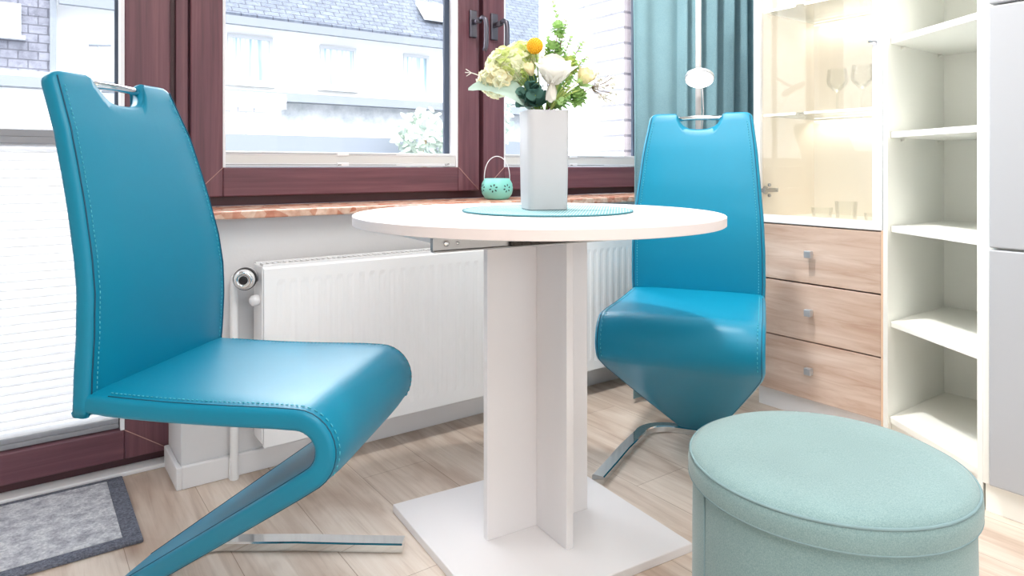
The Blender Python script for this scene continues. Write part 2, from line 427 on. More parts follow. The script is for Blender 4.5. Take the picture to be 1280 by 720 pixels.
def folded(x0, x1, label, mark):
    r = empty('pleated_blind', ((x0 + x1) / 2, 2.2, .856)); tag(r, label, 'blind', 'folded pleated blinds at the window')
    sub(MB().box(x0, x1, 2.184, 2.230, .8565, .868), 'bottom_rail', 'rail_white', r, bevel=.002)
    sub(MB().box(x0 + .002, x1 - .002, 2.1855, 2.228, .868, .894), 'fabric', 'rail_cream', r)
    sub(MB().box(x0, x1, 2.184, 2.230, .894, .905), 'top_rail', 'rail_white', r, bevel=.002)
    for zg in (.8985, .8625): sub(MB().box(x0 + .006, x1 - .25, 2.1832, 2.184, zg, zg + .002), 'groove', 'rail_grey', r)
    xm = x0 + .47 * (x1 - x0)
    for za, zb in ((.893, .905), (.857, .871)): sub(MB().box(xm - .03, xm + .012, 2.180, 2.184, za, zb), 'clip', 'bead_white', r, bevel=.002)
    sub(MB().tube([(xm - .028, 2.179, .863), (xm - .016, 2.179, .8635)], .0013, 6), 'tab', 'black', r)
    if mark:
        q = MB(); a = x1 - .05
        q.tube([(a, 2.1835, .868), (a, 2.1835, .8635), (a + .003, 2.1835, .862), (a + .006, 2.1835, .8635), (a + .006, 2.1835, .868)], .001, 5)
        q.tube([(a + .011, 2.1835, .862), (a + .011, 2.1835, .868), (a + .016, 2.1835, .868), (a + .015, 2.1835, .864)], .001, 5)
        sub(q, 'maker_mark', 'black', r)
folded(.503, 1.331, 'white pleated blind folded at the bottom of the left sash', True)
folded(1.543, 2.338, 'white pleated blind folded at the bottom of the right sash', False)

# ------------------------------------------------------------------ radiator
rx0, rx1, rz0, rz1, ry = .535, 1.985, .100, .586, 1.872
rad = empty('radiator', ((rx0 + rx1) / 2, 1.92, .1)); tag(rad, 'white ribbed panel radiator under the window', 'radiator')
mb = MB(); n = int((rx1 - rx0 - .06) / .0333); cols = [(rx0, 0), (rx0 + .028, 0)]
for i in range(n):
    x = rx0 + .03 + i * .0333; cols += [(x + .004, 0), (x + .010, .0019), (x + .021, .0019), (x + .027, 0)]
cols += [(rx1 - .028, 0), (rx1, 0)]
rows = [(rz0, 0), (rz0 + .034, 0), (rz0 + .048, 1), (rz1 - .05, 1), (rz1 - .036, 0), (rz1 - .006, 0), (rz1, -.9)]
vs = [(x, ry + (d * k if k >= 0 else .004), z) for z, k in rows for x, d in cols]; nc = len(cols)
mb.add(vs, [(i * nc + j, i * nc + j + 1, (i + 1) * nc + j + 1, (i + 1) * nc + j) for i in range(len(rows) - 1) for j in range(nc - 1)])
mb.box(rx0, rx1, ry + .0065, ry + .012, rz0, rz1 - .001)
sub(mb, 'front_panel', 'radiator_white', rad, recalc=False)
sub(MB().box(rx0 - .004, rx0, ry + .002, 1.955, rz0 + .01, rz1 + .002), 'side_panel', 'radiator_white', rad, bevel=.002)
sub(MB().box(rx1, rx1 + .004, ry + .002, 1.955, rz0 + .01, rz1 + .002), 'side_panel', 'radiator_white', rad, bevel=.002)
g = MB().box(rx0, rx1, ry + .006, ry + .016, rz1 - .002, rz1 + .006).box(rx0, rx1, 1.943, 1.953, rz1 - .002, rz1 + .006)
x = rx0 + .01
while x < rx1 - .01: g.box(x, x + .004, ry + .016, 1.943, rz1 - .004, rz1 + .004); x += .016
sub(g, 'top_grille', 'radiator_white', rad)
sub(MB().box(rx0 + .002, rx1 - .002, 1.940, 1.952, rz0 + .006, rz1 - .01), 'rear_panel', 'radiator_white', rad)
for xb_ in (rx0 + .15, rx1 - .19): sub(MB().box(xb_, xb_ + .04, 1.952, 1.9835, .2, .5), 'wall_bracket', 'radiator_white', rad)
# thermostat head pointing out to the left and forwards
tv = sub(MB().tube([(rx0 - .004, 1.925, .553), (.515, 1.922, .555), (.500, 1.915, .556)], .013, 14), 'thermostat_valve', 'steel', rad)
ax = Vector((-.46, -.885, -.06)).normalized(); c0 = Vector((.503, 1.918, .557))
sub(MB().lathe([(.018, -.01), (.027, -.005), (.029, .010), (.028, .026), (.026, .034), (.020, .038)], 32, c0, ax), 'thermostat_head', 'white_lacquer', tv).parent = tv
hd = MB()
hd.lathe([(.0302, .014), (.0300, .026), (.0284, .029), (.0284, .014)], 32, c0, ax, True)
sub(hd, 'scale_ring', 'black', tv)
sub(MB().lathe([(.014, .0385), (.0245, .0355), (.0245, .0370), (.014, .0402)], 32, c0, ax, True), 'chrome_ring', 'chrome', tv)
sub(MB().lathe([(.0115, .0375), (.0115, .0410), (.009, .0420)], 24, c0, ax), 'cap', 'black', tv)
sub(MB().lathe([(.013, -.012), (.015, -.004), (.015, .008), (.009, .014)], 20, (.522, 1.905, .494), (-1, -.35, 0)), 'drain_plug', 'white_lacquer', rad)
pp = MB().tube([(.480, 1.957, 0), (.480, 1.957, .545)], .011, 14).tube([(.480, 1.957, .53), (.480, 1.955, .553), (.486, 1.943, .557)], .010, 12)
pp.box(.468, .492, 1.955, 1.9705, 0, .06)
tag(pp.build('heating_pipe', 'radiator_white', auto=40), 'vertical white heating pipe left of the radiator', 'pipe')

# ------------------------------------------------------------------ chair
PROF = [(.425, -.006), (.50, -.001), (.571, .003), (.64, .002), (.70, -.006), (.787, -.026), (.86, -.046), (.92, -.064), (.975, -.087), (1.030, -.110)]
def prof_u(z):
    if z <= PROF[0][0]: return PROF[0][1]
    for (z0, u0), (z1, u1) in zip(PROF, PROF[1:]):
        if z <= z1: return u0 + (u1 - u0) * (z - z0) / (z1 - z0)
    return PROF[-1][1] + (z - 1.030) * -.4
HW = [(.425, .201), (.50, .204), (.6, .203), (.7, .198), (.8, .189), (.9, .180), (1.030, .162)]
def half_w(z):
    if z <= HW[0][0]: return HW[0][1]
    for (z0, a), (z1, b_) in zip(HW, HW[1:]):
        if z <= z1: return a + (b_ - a) * (z - z0) / (z1 - z0)
    return HW[-1][1]
ZB, ZTOP, TB = .428, 1.030, .034
def top_z(s):
    a = abs(s); z = ZTOP
    if a < .47: z -= .054 * (1 - (a / .47) ** 3.2)
    if a > .86: z -= .020 * (1 - math.sqrt(max(0, 1 - ((a - .86) / .14) ** 2)))
    return z
def chair():
    root = empty('cantilever_chair', (0, 0, 0))
    # backrest
    S = [-1, -.985, -.95, -.90, -.84, -.72, -.60, -.54, -.492]
    S += [-.47 * math.cos(PI * i / 16) for i in range(17)]
    S += [.492, .54, .60, .72, .84, .90, .95, .985, 1]
    NR = 26; nS = len(S)
    P = [[None] * nS for _ in range(NR + 1)]
    for j, s_ in enumerate(S):
        zt = top_z(s_)
        for i in range(NR + 1):
            z = ZB + (zt - ZB) * (i / NR)
            P[i][j] = Vector((half_w(z) * s_, z))
    loop = [(0, j) for j in range(nS)] + [(i, nS - 1) for i in range(1, NR + 1)] + [(NR, j) for j in range(nS - 2, -1, -1)] + [(i, 0) for i in range(NR - 1, 0, -1)]
    pts = [P[i][j] for i, j in loop]; L_ = len(pts); nrm = []
    for k in range(L_):
        t = (pts[(k + 1) % L_] - pts[k - 1]); t.normalize(); nrm.append(Vector((-t.y, t.x)))    # inward for ccw
    def place(p, d):   # d = offset along the panel normal
        u = prof_u(p.y); e = .004; sl = (prof_u(p.y + e) - prof_u(p.y - e)) / (2 * e)
        nn = Vector((1, -sl)).normalized()
        return (u - TB / 2 + nn.x * d, p.x, p.y + nn.y * d)
    vs = []; idx = {}
    def surf(sign):
        base = {}
        for i in range(NR + 1):
            for j in range(nS):
                p = P[i][j]; d = TB / 2
                IN = .0105; hz_ = top_z(S[j]) - ZB
                w = min(1, (1 - abs(S[j])) * 2.5); d += .005 * w * w * (3 - 2 * w) * (1 if sign > 0 else .3) * max(0, min(1, (.94 - p.y) / .14, (p.y - ZB) / .03))
                p = Vector((p.x * (1 - IN / half_w(p.y)), ZB + IN + (p.y - ZB) * (hz_ - 2 * IN) / hz_))
                base[(i, j)] = len(vs); vs.append(place(p, sign * d))
        return base
    lookup = {ij: k for k, ij in enumerate(loop)}
    A = surf(1); B = surf(-1); fs = []
    for i in range(NR):
        for j in range(nS - 1):
            fs.append((A[i, j], A[i, j + 1], A[i + 1, j + 1], A[i + 1, j])); fs.append((B[i, j], B[i + 1, j], B[i + 1, j + 1], B[i, j + 1]))
    rings = [[A[ij] for ij in loop]]
    for inset, d in ((.0065, TB / 2 - .0012), (.003, TB / 2 - .004), (.0008, TB / 2 - .008), (0, TB / 2 - .0125), (0, -TB / 2 + .0125), (.0008, -TB / 2 + .008), (.003, -TB / 2 + .004), (.0065, -TB / 2 + .0012)):
        r = []
        for k in range(L_): r.append(len(vs)); vs.append(place(pts[k] + nrm[k] * inset, d))
        rings.append(r)
    rings.append([B[ij] for ij in loop])
    for r0, r1 in zip(rings, rings[1:]):
        for k in range(L_): fs.append((r0[k], r0[(k + 1) % L_], r1[(k + 1) % L_], r1[k]))
    back = MB().add(vs, fs, True).build('backrest', 'teal_leather', root)
    # seams down both long edges of the backrest front
    for sg in (-1, 1):
        gr = MB(); st = MB()
        zs = [ZB + .012 + i * .0125 for i in range(47)]
        gr.tube([place(Vector((sg * (half_w(z) - .0095), z)), TB / 2 + .0004) for z in zs], .0013, 5)
        z = .450
        while z < .995:
            a, b_ = [place(Vector((sg * (half_w(q) - .020), q)), TB / 2 + .0016) for q in (z, z + .0045)]
            st.tube([a, b_], .0011, 4); z += .0085
        gr.build('piping', 'seam_groove', back); st.build('stitching', 'seam_thread', back)
    # grip bar in the notch
    zb = 1.016; ub = prof_u(zb) - TB / 2
    MB().tube([(ub, -.088, zb - .004), (ub + .004, -.05, zb), (ub + .006, 0, zb + .001), (ub + .004, .05, zb), (ub, .088, zb - .004)], .0082, 16).build('grip_bar', 'chrome', root)
    # seat, curl and blade as one sweep; path of the mid surface
    T = .034; cu, cz, r = .374, .398, .0505
    path = [(-.012, .452), (.03, .4495), (.08, .448), (.14, .4468), (.20, .4468), (.26, .4475), (.305, .4485), (.338, .449)]
    path += [(cu + r * math.sin(R(a)), cz + r * math.cos(R(a))) for a in range(0, 148, 12)]
    u0, z0 = path[-1]; a = R(214.5); ln = (z0 - .034) / abs(math.sin(a))
    for i in range(1, 15): path.append((u0 + math.cos(a) * ln * i / 14, z0 + math.sin(a) * ln * i / 14))
    k = len(path); acc = [0]
    for p, q in zip(path, path[1:]): acc.append(acc[-1] + math.hypot(q[0] - p[0], q[1] - p[1]))
    a_end = acc[7] + .18   # where the taper starts
    def hw(sv):
        if sv < .05: return .200 + .005 * sv / .05
        if sv <= a_end: return .205 + .006 * min(1, (sv - .05) / .3)
        t = (sv - a_end) / (acc[-1] - a_end); t = t + .06 * math.sin(PI * t) * 0
        return .211 + (.064 - .211) * (t ** 1.06)
    rings = []; frames = []
    for i, (u, z) in enumerate(path):
        p0 = path[max(i - 1, 0)]; p1 = path[min(i + 1, k - 1)]
        t = Vector((p1[0] - p0[0], p1[1] - p0[1])).normalized(); nn = Vector((-t.y, t.x))
        if nn.y < 0 and i < 8: nn = -nn
        frames.append((Vector((u, z)), nn, hw(acc[i])))
        W = hw(acc[i]); ring = []
        rc = .009; NX = 8
        up = []
        for q in range(NX + 1):
            x = -W + rc + (2 * W - 2 * rc) * q / NX; e = 1 - abs(x) / W
            up.append((x, T / 2 + .005 * min(1, e * 3)))
        arcs = lambda sx, a0: [(sx * (W - rc) + rc * math.cos(R(a0 + g)), 0) for g in (0,)]
        sec = up + [(W - rc + rc * math.sin(R(g)), T / 2 - rc + rc * math.cos(R(g))) for g in (30, 60, 90)]
        sec += [(W - rc + rc * math.cos(R(g)), -T / 2 + rc - rc * math.sin(R(g))) for g in (0, 30, 60)]
        sec += [(x, -T / 2) for x, _ in reversed(up)]
        sec += [(-W + rc - rc * math.sin(R(g)), -T / 2 + rc - rc * math.cos(R(g))) for g in (30, 60, 90)]
        sec += [(-W + rc - rc * math.cos(R(g)), T / 2 - rc + rc * math.sin(R(g))) for g in (0, 30, 60)]
        for v_, d in sec: ring.append((u + nn.x * d, v_, z + nn.y * d))
        rings.append(ring)
    seat = MB().loft(rings).build('seat', 'teal_leather', root, auto=60)
    for sg in (-1, 1):
        gr = MB(); st = MB(); g2 = MB()
        gr.tube([(p.x + n_.x * (T / 2 + .0002), sg * (w_ - .0085), p.y + n_.y * (T / 2 + .0002)) for p, n_, w_ in frames[1:]], .0013, 5)
        g2.tube([(p.x - n_.x * (T / 2), sg * (w_ - .0085), p.y - n_.y * (T / 2)) for p, n_, w_ in frames[10:]], .0012, 5)
        sv = .04
        while sv < acc[18]:
            ends = []
            for q in (sv, sv + .0045):
                i = max(j for j in range(k - 1) if acc[j] <= q); g = (q - acc[i]) / (acc[i + 1] - acc[i])
                p = frames[i][0].lerp(frames[i + 1][0], g); n_ = frames[i][1].lerp(frames[i + 1][1], g).normalized()
                ends.append((p.x + n_.x * (T / 2 + .003), sg * (hw(q) - .018), p.y + n_.y * (T / 2 + .003)))
            st.tube(ends, .0011, 4); sv += .0085
        gr.build('piping', 'seam_groove', seat); g2.build('piping', 'seam_groove', seat); st.build('stitching', 'seam_thread', seat)
    # floor base: flat chrome bar bent into a U
    half, rr = .204, .10
    c = [(.414, half + .030), (.30, half + .016), (.18, half + .003), (.055, half - .018)]
    c += [(.035 - rr * math.sin(R(g)) * .98, half - .021 - rr * (1 - math.cos(R(g)))) for g in range(0, 91, 10)]
    c = c + [(u, -v_) for u, v_ in reversed(c)]
    wb, tb = .038, .022; rings = []
    for i, (u, v_) in enumerate(c):
        p0 = c[max(i - 1, 0)]; p1 = c[min(i + 1, len(c) - 1)]
        t = Vector((p1[0] - p0[0], p1[1] - p0[1])).normalized(); n_ = Vector((-t.y, t.x))
        e = .003
        sec = [(-wb / 2 + e, 0.0005), (wb / 2 - e, 0.0005), (wb / 2, e), (wb / 2, tb - e), (wb / 2 - e, tb), (-wb / 2 + e, tb), (-wb / 2, tb - e), (-wb / 2, e)]
        rings.append([(u + n_.x * a_, v_ + n_.y * a_, z) for a_, z in sec])
    MB().loft(rings).build('base', 'chrome', root, auto=35)
    ue, ze = path[-1]
    MB().box(ue - .03, ue + .015, -.05, .05, .015, ze - .002).build('base_bracket', 'chrome', root, bevel=.002)
    return root
ch = chair(); ch.location = (.240, 1.500, 0); ch.rotation_euler = (0, 0, R(-44.7))
tag(ch, 'teal leather cantilever chair left of the table, in front of the balcony door', 'chair', 'teal cantilever chairs')
c2 = copy_tree(ch); c2.location = (1.710, 1.378, 0); c2.rotation_euler = (0, 0, R(212.5))
for ch_ in c2.children:
    if ch_.name.startswith('base') and 'bracket' not in ch_.name: ch_.scale = (.932, .915, 1)
c2['label'] = 'teal leather cantilever chair between the table and the glass cabinet, facing forward'

# ------------------------------------------------------------------ table
TX, TY, TR = .989, 1.259, .425
tb = empty('bistro_table', (TX, TY, 0), R(-5)); tag(tb, 'round white pedestal table with square base plate', 'table')
MB().lathe([(0, .728), (TR - .002, .728), (TR, .730), (TR, .7485), (TR - .0015, .750), (0, .750)], 128).build('tabletop', 'table_white', tb, auto=30)
MB().lathe([(TR + .0004, .7295), (TR + .0004, .7485), (TR - .001, .7485), (TR - .001, .7295)], 128, close=True).build('edge_band', 'edge_band', tb, auto=30)
ph = .254
MB().box(-ph - .006, ph - .006, -ph + .004, ph + .004, 0, .020).build('base_plate', 'table_white', tb, bevel=.002)
MB().box(-.14, .14, -.009, .009, .020, .728).build('wide_panel', 'table_white', tb, bevel=.0015)
for ya, yb in ((-.13, -.009), (.009, .13)): MB().box(-.009, .009, ya, yb, .020, .728).build('cross_panel', 'table_white', tb, bevel=.0015)
MB().box(-.33, .30, -.17, .24, .708, .728).build('leaf_panel', 'table_white', tb, bevel=.002)
rl = MB()
for sy in (-.2,):
    rl.box(-.362, .32, sy - .006, sy + .006, .7035, .7275).box(-.362, .32, sy - .012, sy + .004, .7005, .7035)
rs = rl.build('slide_rail', 'steel', tb, bevel=.001)
rd = MB().box(-.20, .32, -.2135, -.2055, .704, .712).box(-.20, .02, -.2135, -.2065, .7135, .7155)
for i in range(24): rd.box(-.195 + i * .02, -.187 + i * .02, -.215, -.2130, .7050, .7100)
rd.build('ball_race', 'dark_steel', rs)
sc_ = MB()
for x_, r_ in ((-.335, .0055), (-.312, .003)): sc_.lathe([(r_, 0), (r_, .002), (r_ * .5, .003)], 16, (x_, -.206, .716), (0, -1, 0))
sc_.build('screw', 'chrome', rs)

# placemat, vase
VX, VY = 1.0375, 1.2965
pm = MB().lathe([(0, .7501), (.203, .7501), (.2045, .752), (.203, .7535), (0, .7535)], 96)
pmo = pm.build('placemat', 'placemat_weave'); pmo.location = (VX - .002, VY - .016, 0)
MB().lathe([(.2035 + .0022 * math.cos(R(g)), .7524 + .0020 * math.sin(R(g))) for g in range(0, 360, 60)], 96, close=True).build('rim', 'placemat_rim', pmo)
tag(pmo, 'round woven turquoise placemat under the vase', 'placemat')
def rsq(h, rc, z, n=5):
    out = []
    for qx, qy, a0 in ((1, 1, 0), (-1, 1, 90), (-1, -1, 180), (1, -1, 270)):
        for i in range(n + 1):
            a = R(a0 + 90 * i / n); out.append((qx * (h - rc) + rc * math.cos(a), qy * (h - rc) + rc * math.sin(a), z))
    return out
zv = .7538
rings = [rsq(.046, .014, 0), rsq(.0485, .015, .002), rsq(.0505, .016, .12), rsq(.0515, .016, .237), rsq(.0505, .015, .2385), rsq(.0485, .014, .237), rsq(.047, .014, .12), rsq(.045, .013, .012)]
va = MB().loft(rings).build('vase', 'vase_white', auto=50); va.location = (VX, VY, zv); va.rotation_euler = (0, 0, R(-36 + 13))
tag(va, 'tall white square vase holding the bouquet', 'vase')

# ------------------------------------------------------------------ flowers, laid out round the vase axis
RV = Vector((.809, -.588, 0)); DV = Vector((.588, .809, 0)); VB = Vector((VX, VY, 0))
def fp(a, z, d=0):      # a: cm to the right, z: cm above the vase rim, d: cm behind
    return VB + RV * (a / 100) + DV * (d / 100) + Vector((0, 0, zv + .2385 + z / 100))
def stem_pts(end, root_a=0, root_d=0, bend=(0, 0, 0), n=10):
    a = fp(root_a * .5, -22 + random.random(), root_d * .5); m_ = fp(root_a, 0, root_d); e = Vector(end); out = [a, a.lerp(m_, .5)]
    mid = (m_ + e) / 2 + Vector(bend) + Vector((0, 0, .015))
    for i in range(n + 1):
        t = i / n; out.append(m_ * (1 - t) ** 2 + mid * 2 * t * (1 - t) + e * t * t)
    return out
def flower(name, label, cat, end, ra=0, rd=0, r=.002, stemmat='stem_green', bend=(0, 0, 0)):
    root = empty(name, fp(ra, 0, rd)); tag(root, label, cat, 'stems of the bouquet')
    pts = stem_pts(end, ra, rd, bend)
    sub(MB().tube(pts, r, 7), 'stem', stemmat, root)
    return root, pts
def petal(mb, base, direc, up, ln, wd, curl=.3, cup=.3, nl=6, nw=4):
    d = Vector(direc).normalized(); n = Vector(up); n = (n - d * n.dot(d)).normalized(); s = d.cross(n); b0 = Vector(base); vs = []
    for i in range(nl + 1):
        t = i / nl; w = wd * (math.sin(PI * min(1, .12 + t * .80)) ** .75) / 2
        if i == nl: w *= .45
        for j in range(nw + 1):
            q = (j / nw - .5) * 2
            vs.append(b0 + d * ln * t * (1 - abs(curl) * .15 * t) + s * w * q + n * (curl * ln * t * t * .5 + cup * w * q * q))
    mb.add(vs, [(i * (nw + 1) + j, i * (nw + 1) + j + 1, (i + 1) * (nw + 1) + j + 1, (i + 1) * (nw + 1) + j) for i in range(nl) for j in range(nw)], True)
def sph(n):
    out = []; g = PI * (3 - math.sqrt(5))
    for i in range(n):
        z = 1 - 2 * (i + .5) / n; r_ = math.sqrt(1 - z * z); out.append(Vector((r_ * math.cos(g * i), r_ * math.sin(g * i), z)))
    return out
def rosette(mb, c, nrm, layers, rnd=.25):
    nrm = Vector(nrm).normalized(); a = nrm.orthogonal().normalized(); b_ = nrm.cross(a)
    for (n, ln, wd, open_, curl, off) in layers:
        for i in range(n):
            ang = 2 * PI * (i + off) / n + random.uniform(-rnd, rnd) * .5
            rad_ = a * math.cos(ang) + b_ * math.sin(ang)
            d = nrm * math.cos(R(open_)) + rad_ * math.sin(R(open_))
            petal(mb, Vector(c) + rad_ * ln * .06, d, nrm * math.sin(R(open_)) - rad_ * math.cos(R(open_)), ln * random.uniform(.92, 1.08), wd, curl, .35)
def hydrangea(name, label, c, rad_, m1, m2, ra, n=70):
    root, pts = flower(name, label, 'flower', Vector(c) - Vector((0, 0, rad_ * .5)), ra, 0, .003)
    for key, mm, par in (('flower_head', m1, 0), ('inner_floret', m2, 1)):
        mb = MB()
        if par == 0: mb.ball(c, rad_ * .72, 14, 10, (1, 1, .9), .1)
        for i, d in enumerate(sph(n)):
            if i % 3 == 0 and par == 0 or i % 3 and par == 1: continue
            d = Vector((d.x, d.y, d.z * .92)); p = Vector(c) + d * rad_ * random.uniform(.82, .98)
            rosette(mb, p, d + Vector((random.uniform(-.3, .3), random.uniform(-.3, .3), random.uniform(-.2, .3))), [(4, rad_ * .40, rad_ * .40, 78, .25, random.random())])
            mb.ball(p + d * .001, rad_ * .05, 5, 4)
        sub(mb, key, mm, root, recalc=False)
    return root
hydrangea('hydrangea', 'pale lime hydrangea head at the left of the bouquet', fp(-8.6, 10.8, 1.5), .050, 'petal_pale', 'petal_lime', -1.5, 110)
hydrangea('hydrangea', 'smaller cream hydrangea head at the lower left, above the sage leaf', fp(-11.4, 7.4, -1), .041, 'petal_pale', 'petal_cream', -2.2, 70)
hydrangea('hydrangea', 'lime green flower cluster at the back of the bouquet', fp(-5.5, 13.6, 4), .040, 'petal_lime', 'petal_pale', 0, 80)
# craspedia ball
c = fp(-2.2, 15.6, -2); root, _ = flower('craspedia', 'round orange yellow ball flower on top of the bouquet', 'flower', c, -.5, -1, .0016)
mb = MB().ball(c, .0185, 20, 14)
for d in sph(170): mb.ball(c + d * .0185, .0021, 5, 4)
sub(mb, 'flower_head', 'craspedia', root)
# big white rose, facing the room
fwd = -DV
c = fp(1.9, 6.0, -4.2); root, _ = flower('rose', 'large open white rose in the middle of the bouquet', 'flower', c, .6, -1, .0028)
mb = MB(); rosette(mb, c, fwd * .28 + Vector((0, 0, .95)) + RV * .12, [(3, .052, .036, 6, .45, 0), (4, .062, .050, 16, .35, .3), (4, .070, .062, 25, .3, .6), (5, .074, .068, 34, .15, .1), (5, .070, .066, 43, -.05, .5)])
sub(mb, 'flower_head', 'petal_white', root, recalc=False)
# freesia-like white trumpet hanging below the rose
c = fp(1.2, 2.6, -5.2); root, _ = flower('freesia', 'drooping white trumpet flower below the large rose', 'flower', fp(1.6, 6.0, -4.6), .4, -2, .002)
mb = MB(); rosette(mb, fp(1.7, 6.2, -4.8), Vector((0, 0, -1)) + fwd * .35 - RV * .1, [(3, .050, .024, 14, .5, 0), (3, .048, .026, 28, .6, .5)])
sub(mb, 'flower_head', 'petal_white', root, recalc=False)
# small white bud left of rose
root, _ = flower('freesia', 'small pinkish white bud between the hydrangea and the rose', 'flower', fp(-2.9, 8.6, -4), -.3, -1.5, .0016)
mb = MB(); rosette(mb, fp(-2.9, 8.2, -4), Vector((0, 0, 1)) + fwd * .3 - RV * .4, [(3, .034, .018, 12, .5, 0), (4, .034, .020, 30, .4, .5)])
sub(mb, 'flower_head', 'petal_cream', root, recalc=False)
# cream bud at right with green sepals
c = fp(9.0, 6.4, -.5); root, _ = flower('lisianthus', 'closed cream rosebud at the right of the bouquet', 'flower', c, 1.6, 0, .0022)
mb = MB(); rosette(mb, c, Vector((0, 0, 1)) + RV * .55 + fwd * .3, [(3, .042, .028, 6, .4, 0), (4, .046, .036, 18, .3, .4), (5, .046, .038, 34, .1, .1)])
sub(mb, 'flower_head', 'petal_cream', root, recalc=False)
mb = MB(); rosette(mb, c - Vector((0, 0, .004)), Vector((0, 0, 1)) + RV * .5, [(5, .034, .016, 66, -.2, .2)]); sub(mb, 'sepal', 'leaf_light', root, recalc=False)
# sage leaf drooping left
def leaf(mb, pts, wd, n, fold=.25, rag=0):
    k = len(pts); vs = []; nw = 4
    for i, p in enumerate(pts):
        t = i / (k - 1); w = wd * math.sin(PI * (.08 + .90 * t)) ** .7 / 2
        tg = (Vector(pts[min(i + 1, k - 1)]) - Vector(pts[max(i - 1, 0)])).normalized(); s_ = tg.cross(Vector(n)).normalized(); nn = s_.cross(tg)
        for j in range(nw + 1):
            q = (j / nw - .5) * 2; ww = w * (1 + random.uniform(-rag, rag) * (abs(q) > .9))
            vs.append(Vector(p) + s_ * ww * q + nn * fold * w * abs(q))
    mb.add(vs, [(i * (nw + 1) + j, i * (nw + 1) + j + 1, (i + 1) * (nw + 1) + j + 1, (i + 1) * (nw + 1) + j) for i in range(k - 1) for j in range(nw)], True)
def bez(a, b_, c_, n=14): return [Vector(a) * (1 - t) ** 2 + Vector(b_) * 2 * t * (1 - t) + Vector(c_) * t * t for t in [i / n for i in range(n + 1)]]
root, _ = flower('sage_leaf', 'long pale sage green leaf drooping to the left', 'leaf', fp(-3.6, 1.2, -3.4), -2.4, -2.4, .0022, 'leaf_sage')
mb = MB(); leaf(mb, bez(fp(-3.0, .6, -3.2), fp(-9.5, 8.2, -5.5), fp(-18.2, 5.0, -3)), .058, fwd * .75 + Vector((0, 0, .66)), .12, .08)
sub(mb, 'leaf', 'leaf_sage', root, recalc=False)
# dark eucalyptus
def tuft(name, label, c, r_, m_, ra, n=44):
    root, _ = flower(name, label, 'foliage', c, ra, 1, .0013, 'stem_brown')
    lf = MB()
    for d in sph(n): petal(lf, Vector(c) + d * r_ * .35, d + Vector((0, 0, .3)), Vector((0, 0, 1)) + fwd * .3, r_ * .8, r_ * .7, .2, .25, 4, 3)
    sub(lf, 'leaves', m_, root, recalc=False)
tuft('green_tuft', 'bright green leaf tuft high on the tall sprig', fp(3.6, 20.4, 1), .020, 'leaf_light', 1, 50)
tuft('green_tuft', 'bright green leaf tuft just above the large white rose', fp(2.4, 15.4, 2), .022, 'leaf_light', 1, 50)
tuft('green_tuft', 'yellow green leaf tuft left of the cream rosebud', fp(6.4, 11.2, 1), .024, 'blade_green', 1, 50)
tuft('green_tuft', 'fresh green leaf tuft under the cream rosebud', fp(8.2, 3.2, -1.5), .024, 'leaf_mid', 1.6, 44)
def euca(name, label, tips, m_leaf, r_leaf, ra, rd, pairs, stemmat='stem_green', step=.25, thin=.0013):
    root = empty(name, fp(ra, 0, rd)); tag(root, label, 'foliage', 'stems of the bouquet')
    st = MB(); lf = MB()
    for tip, bend in tips:
        pts = stem_pts(tip, ra, rd, bend, 16); st.tube(pts, thin, 6)
        up = pts[2:]; n = len(up)
        for q in range(pairs):
            t = step + (1 - step) * (q + .6) / pairs; i = min(n - 2, int(t * (n - 1))); p = up[i].lerp(up[i + 1], t * (n - 1) - i)
            tg = (up[i + 1] - up[i]).normalized(); ang = random.random() * PI
            for sg in (0, PI):
                o_ = tg.orthogonal().normalized(); o_.rotate(Matrix.Rotation(ang + sg, 3, tg))
                d = (o_ * .85 + tg * .5).normalized(); k_ = r_leaf * (1.15 - .5 * t)
                petal(lf, p, d, tg + fwd * .4, k_ * 2, k_ * 1.9, .15, .2, 5, 4)
    sub(st, 'stem', stemmat, root); sub(lf, 'leaves', m_leaf, root, recalc=False)
euca('eucalyptus', 'dark blue green round leaves at the vase rim left of centre', [(fp(-4.6, 4.8, -4.4), (0, 0, 0)), (fp(-3.0, 6.6, -4), (0, 0, 0)), (fp(-2.2, 3.4, -5), (0, 0, 0)), (fp(-5.2, 2.6, -3.6), (0, 0, 0))], 'leaf_dark', .0195, -1.6, -2, 4, step=.1)
euca('eucalyptus', 'tall light green eucalyptus sprig rising above the bouquet', [(fp(2.2, 27.5, 2), tuple(RV * .05)), (fp(5.6, 22.5, 1), (0, 0, 0)), (fp(6.8, 18.5, 2), (0, 0, 0)), (fp(9.6, 17, 0), (0, 0, 0)), (fp(10.6, 13.5, 1), (0, 0, 0)), (fp(4.0, 17, 3), (0, 0, 0)), (fp(1.2, 18.5, 3), (0, 0, 0)), (fp(8, 12, 3), (0, 0, 0))], 'leaf_light', .0082, 1.0, 1.5, 11, 'stem_brown', .45, .0010)
euca('greenery', 'fresh green small leaf sprigs at the right of the rim', [(fp(5.2, 3.2, -3), (0, 0, 0)), (fp(3.6, 2.2, -4), (0, 0, 0)), (fp(8, 4.5, -2), (0, 0, 0)), (fp(6.5, 7.5, -1), (0, 0, 0)), (fp(7.4, 10, 1), (0, 0, 0)), (fp(4.8, 9.5, 1), (0, 0, 0)), (fp(9.2, 2.8, -1), (0, 0, 0))], 'leaf_light', .0105, 1.6, -1.6, 7, step=.1)
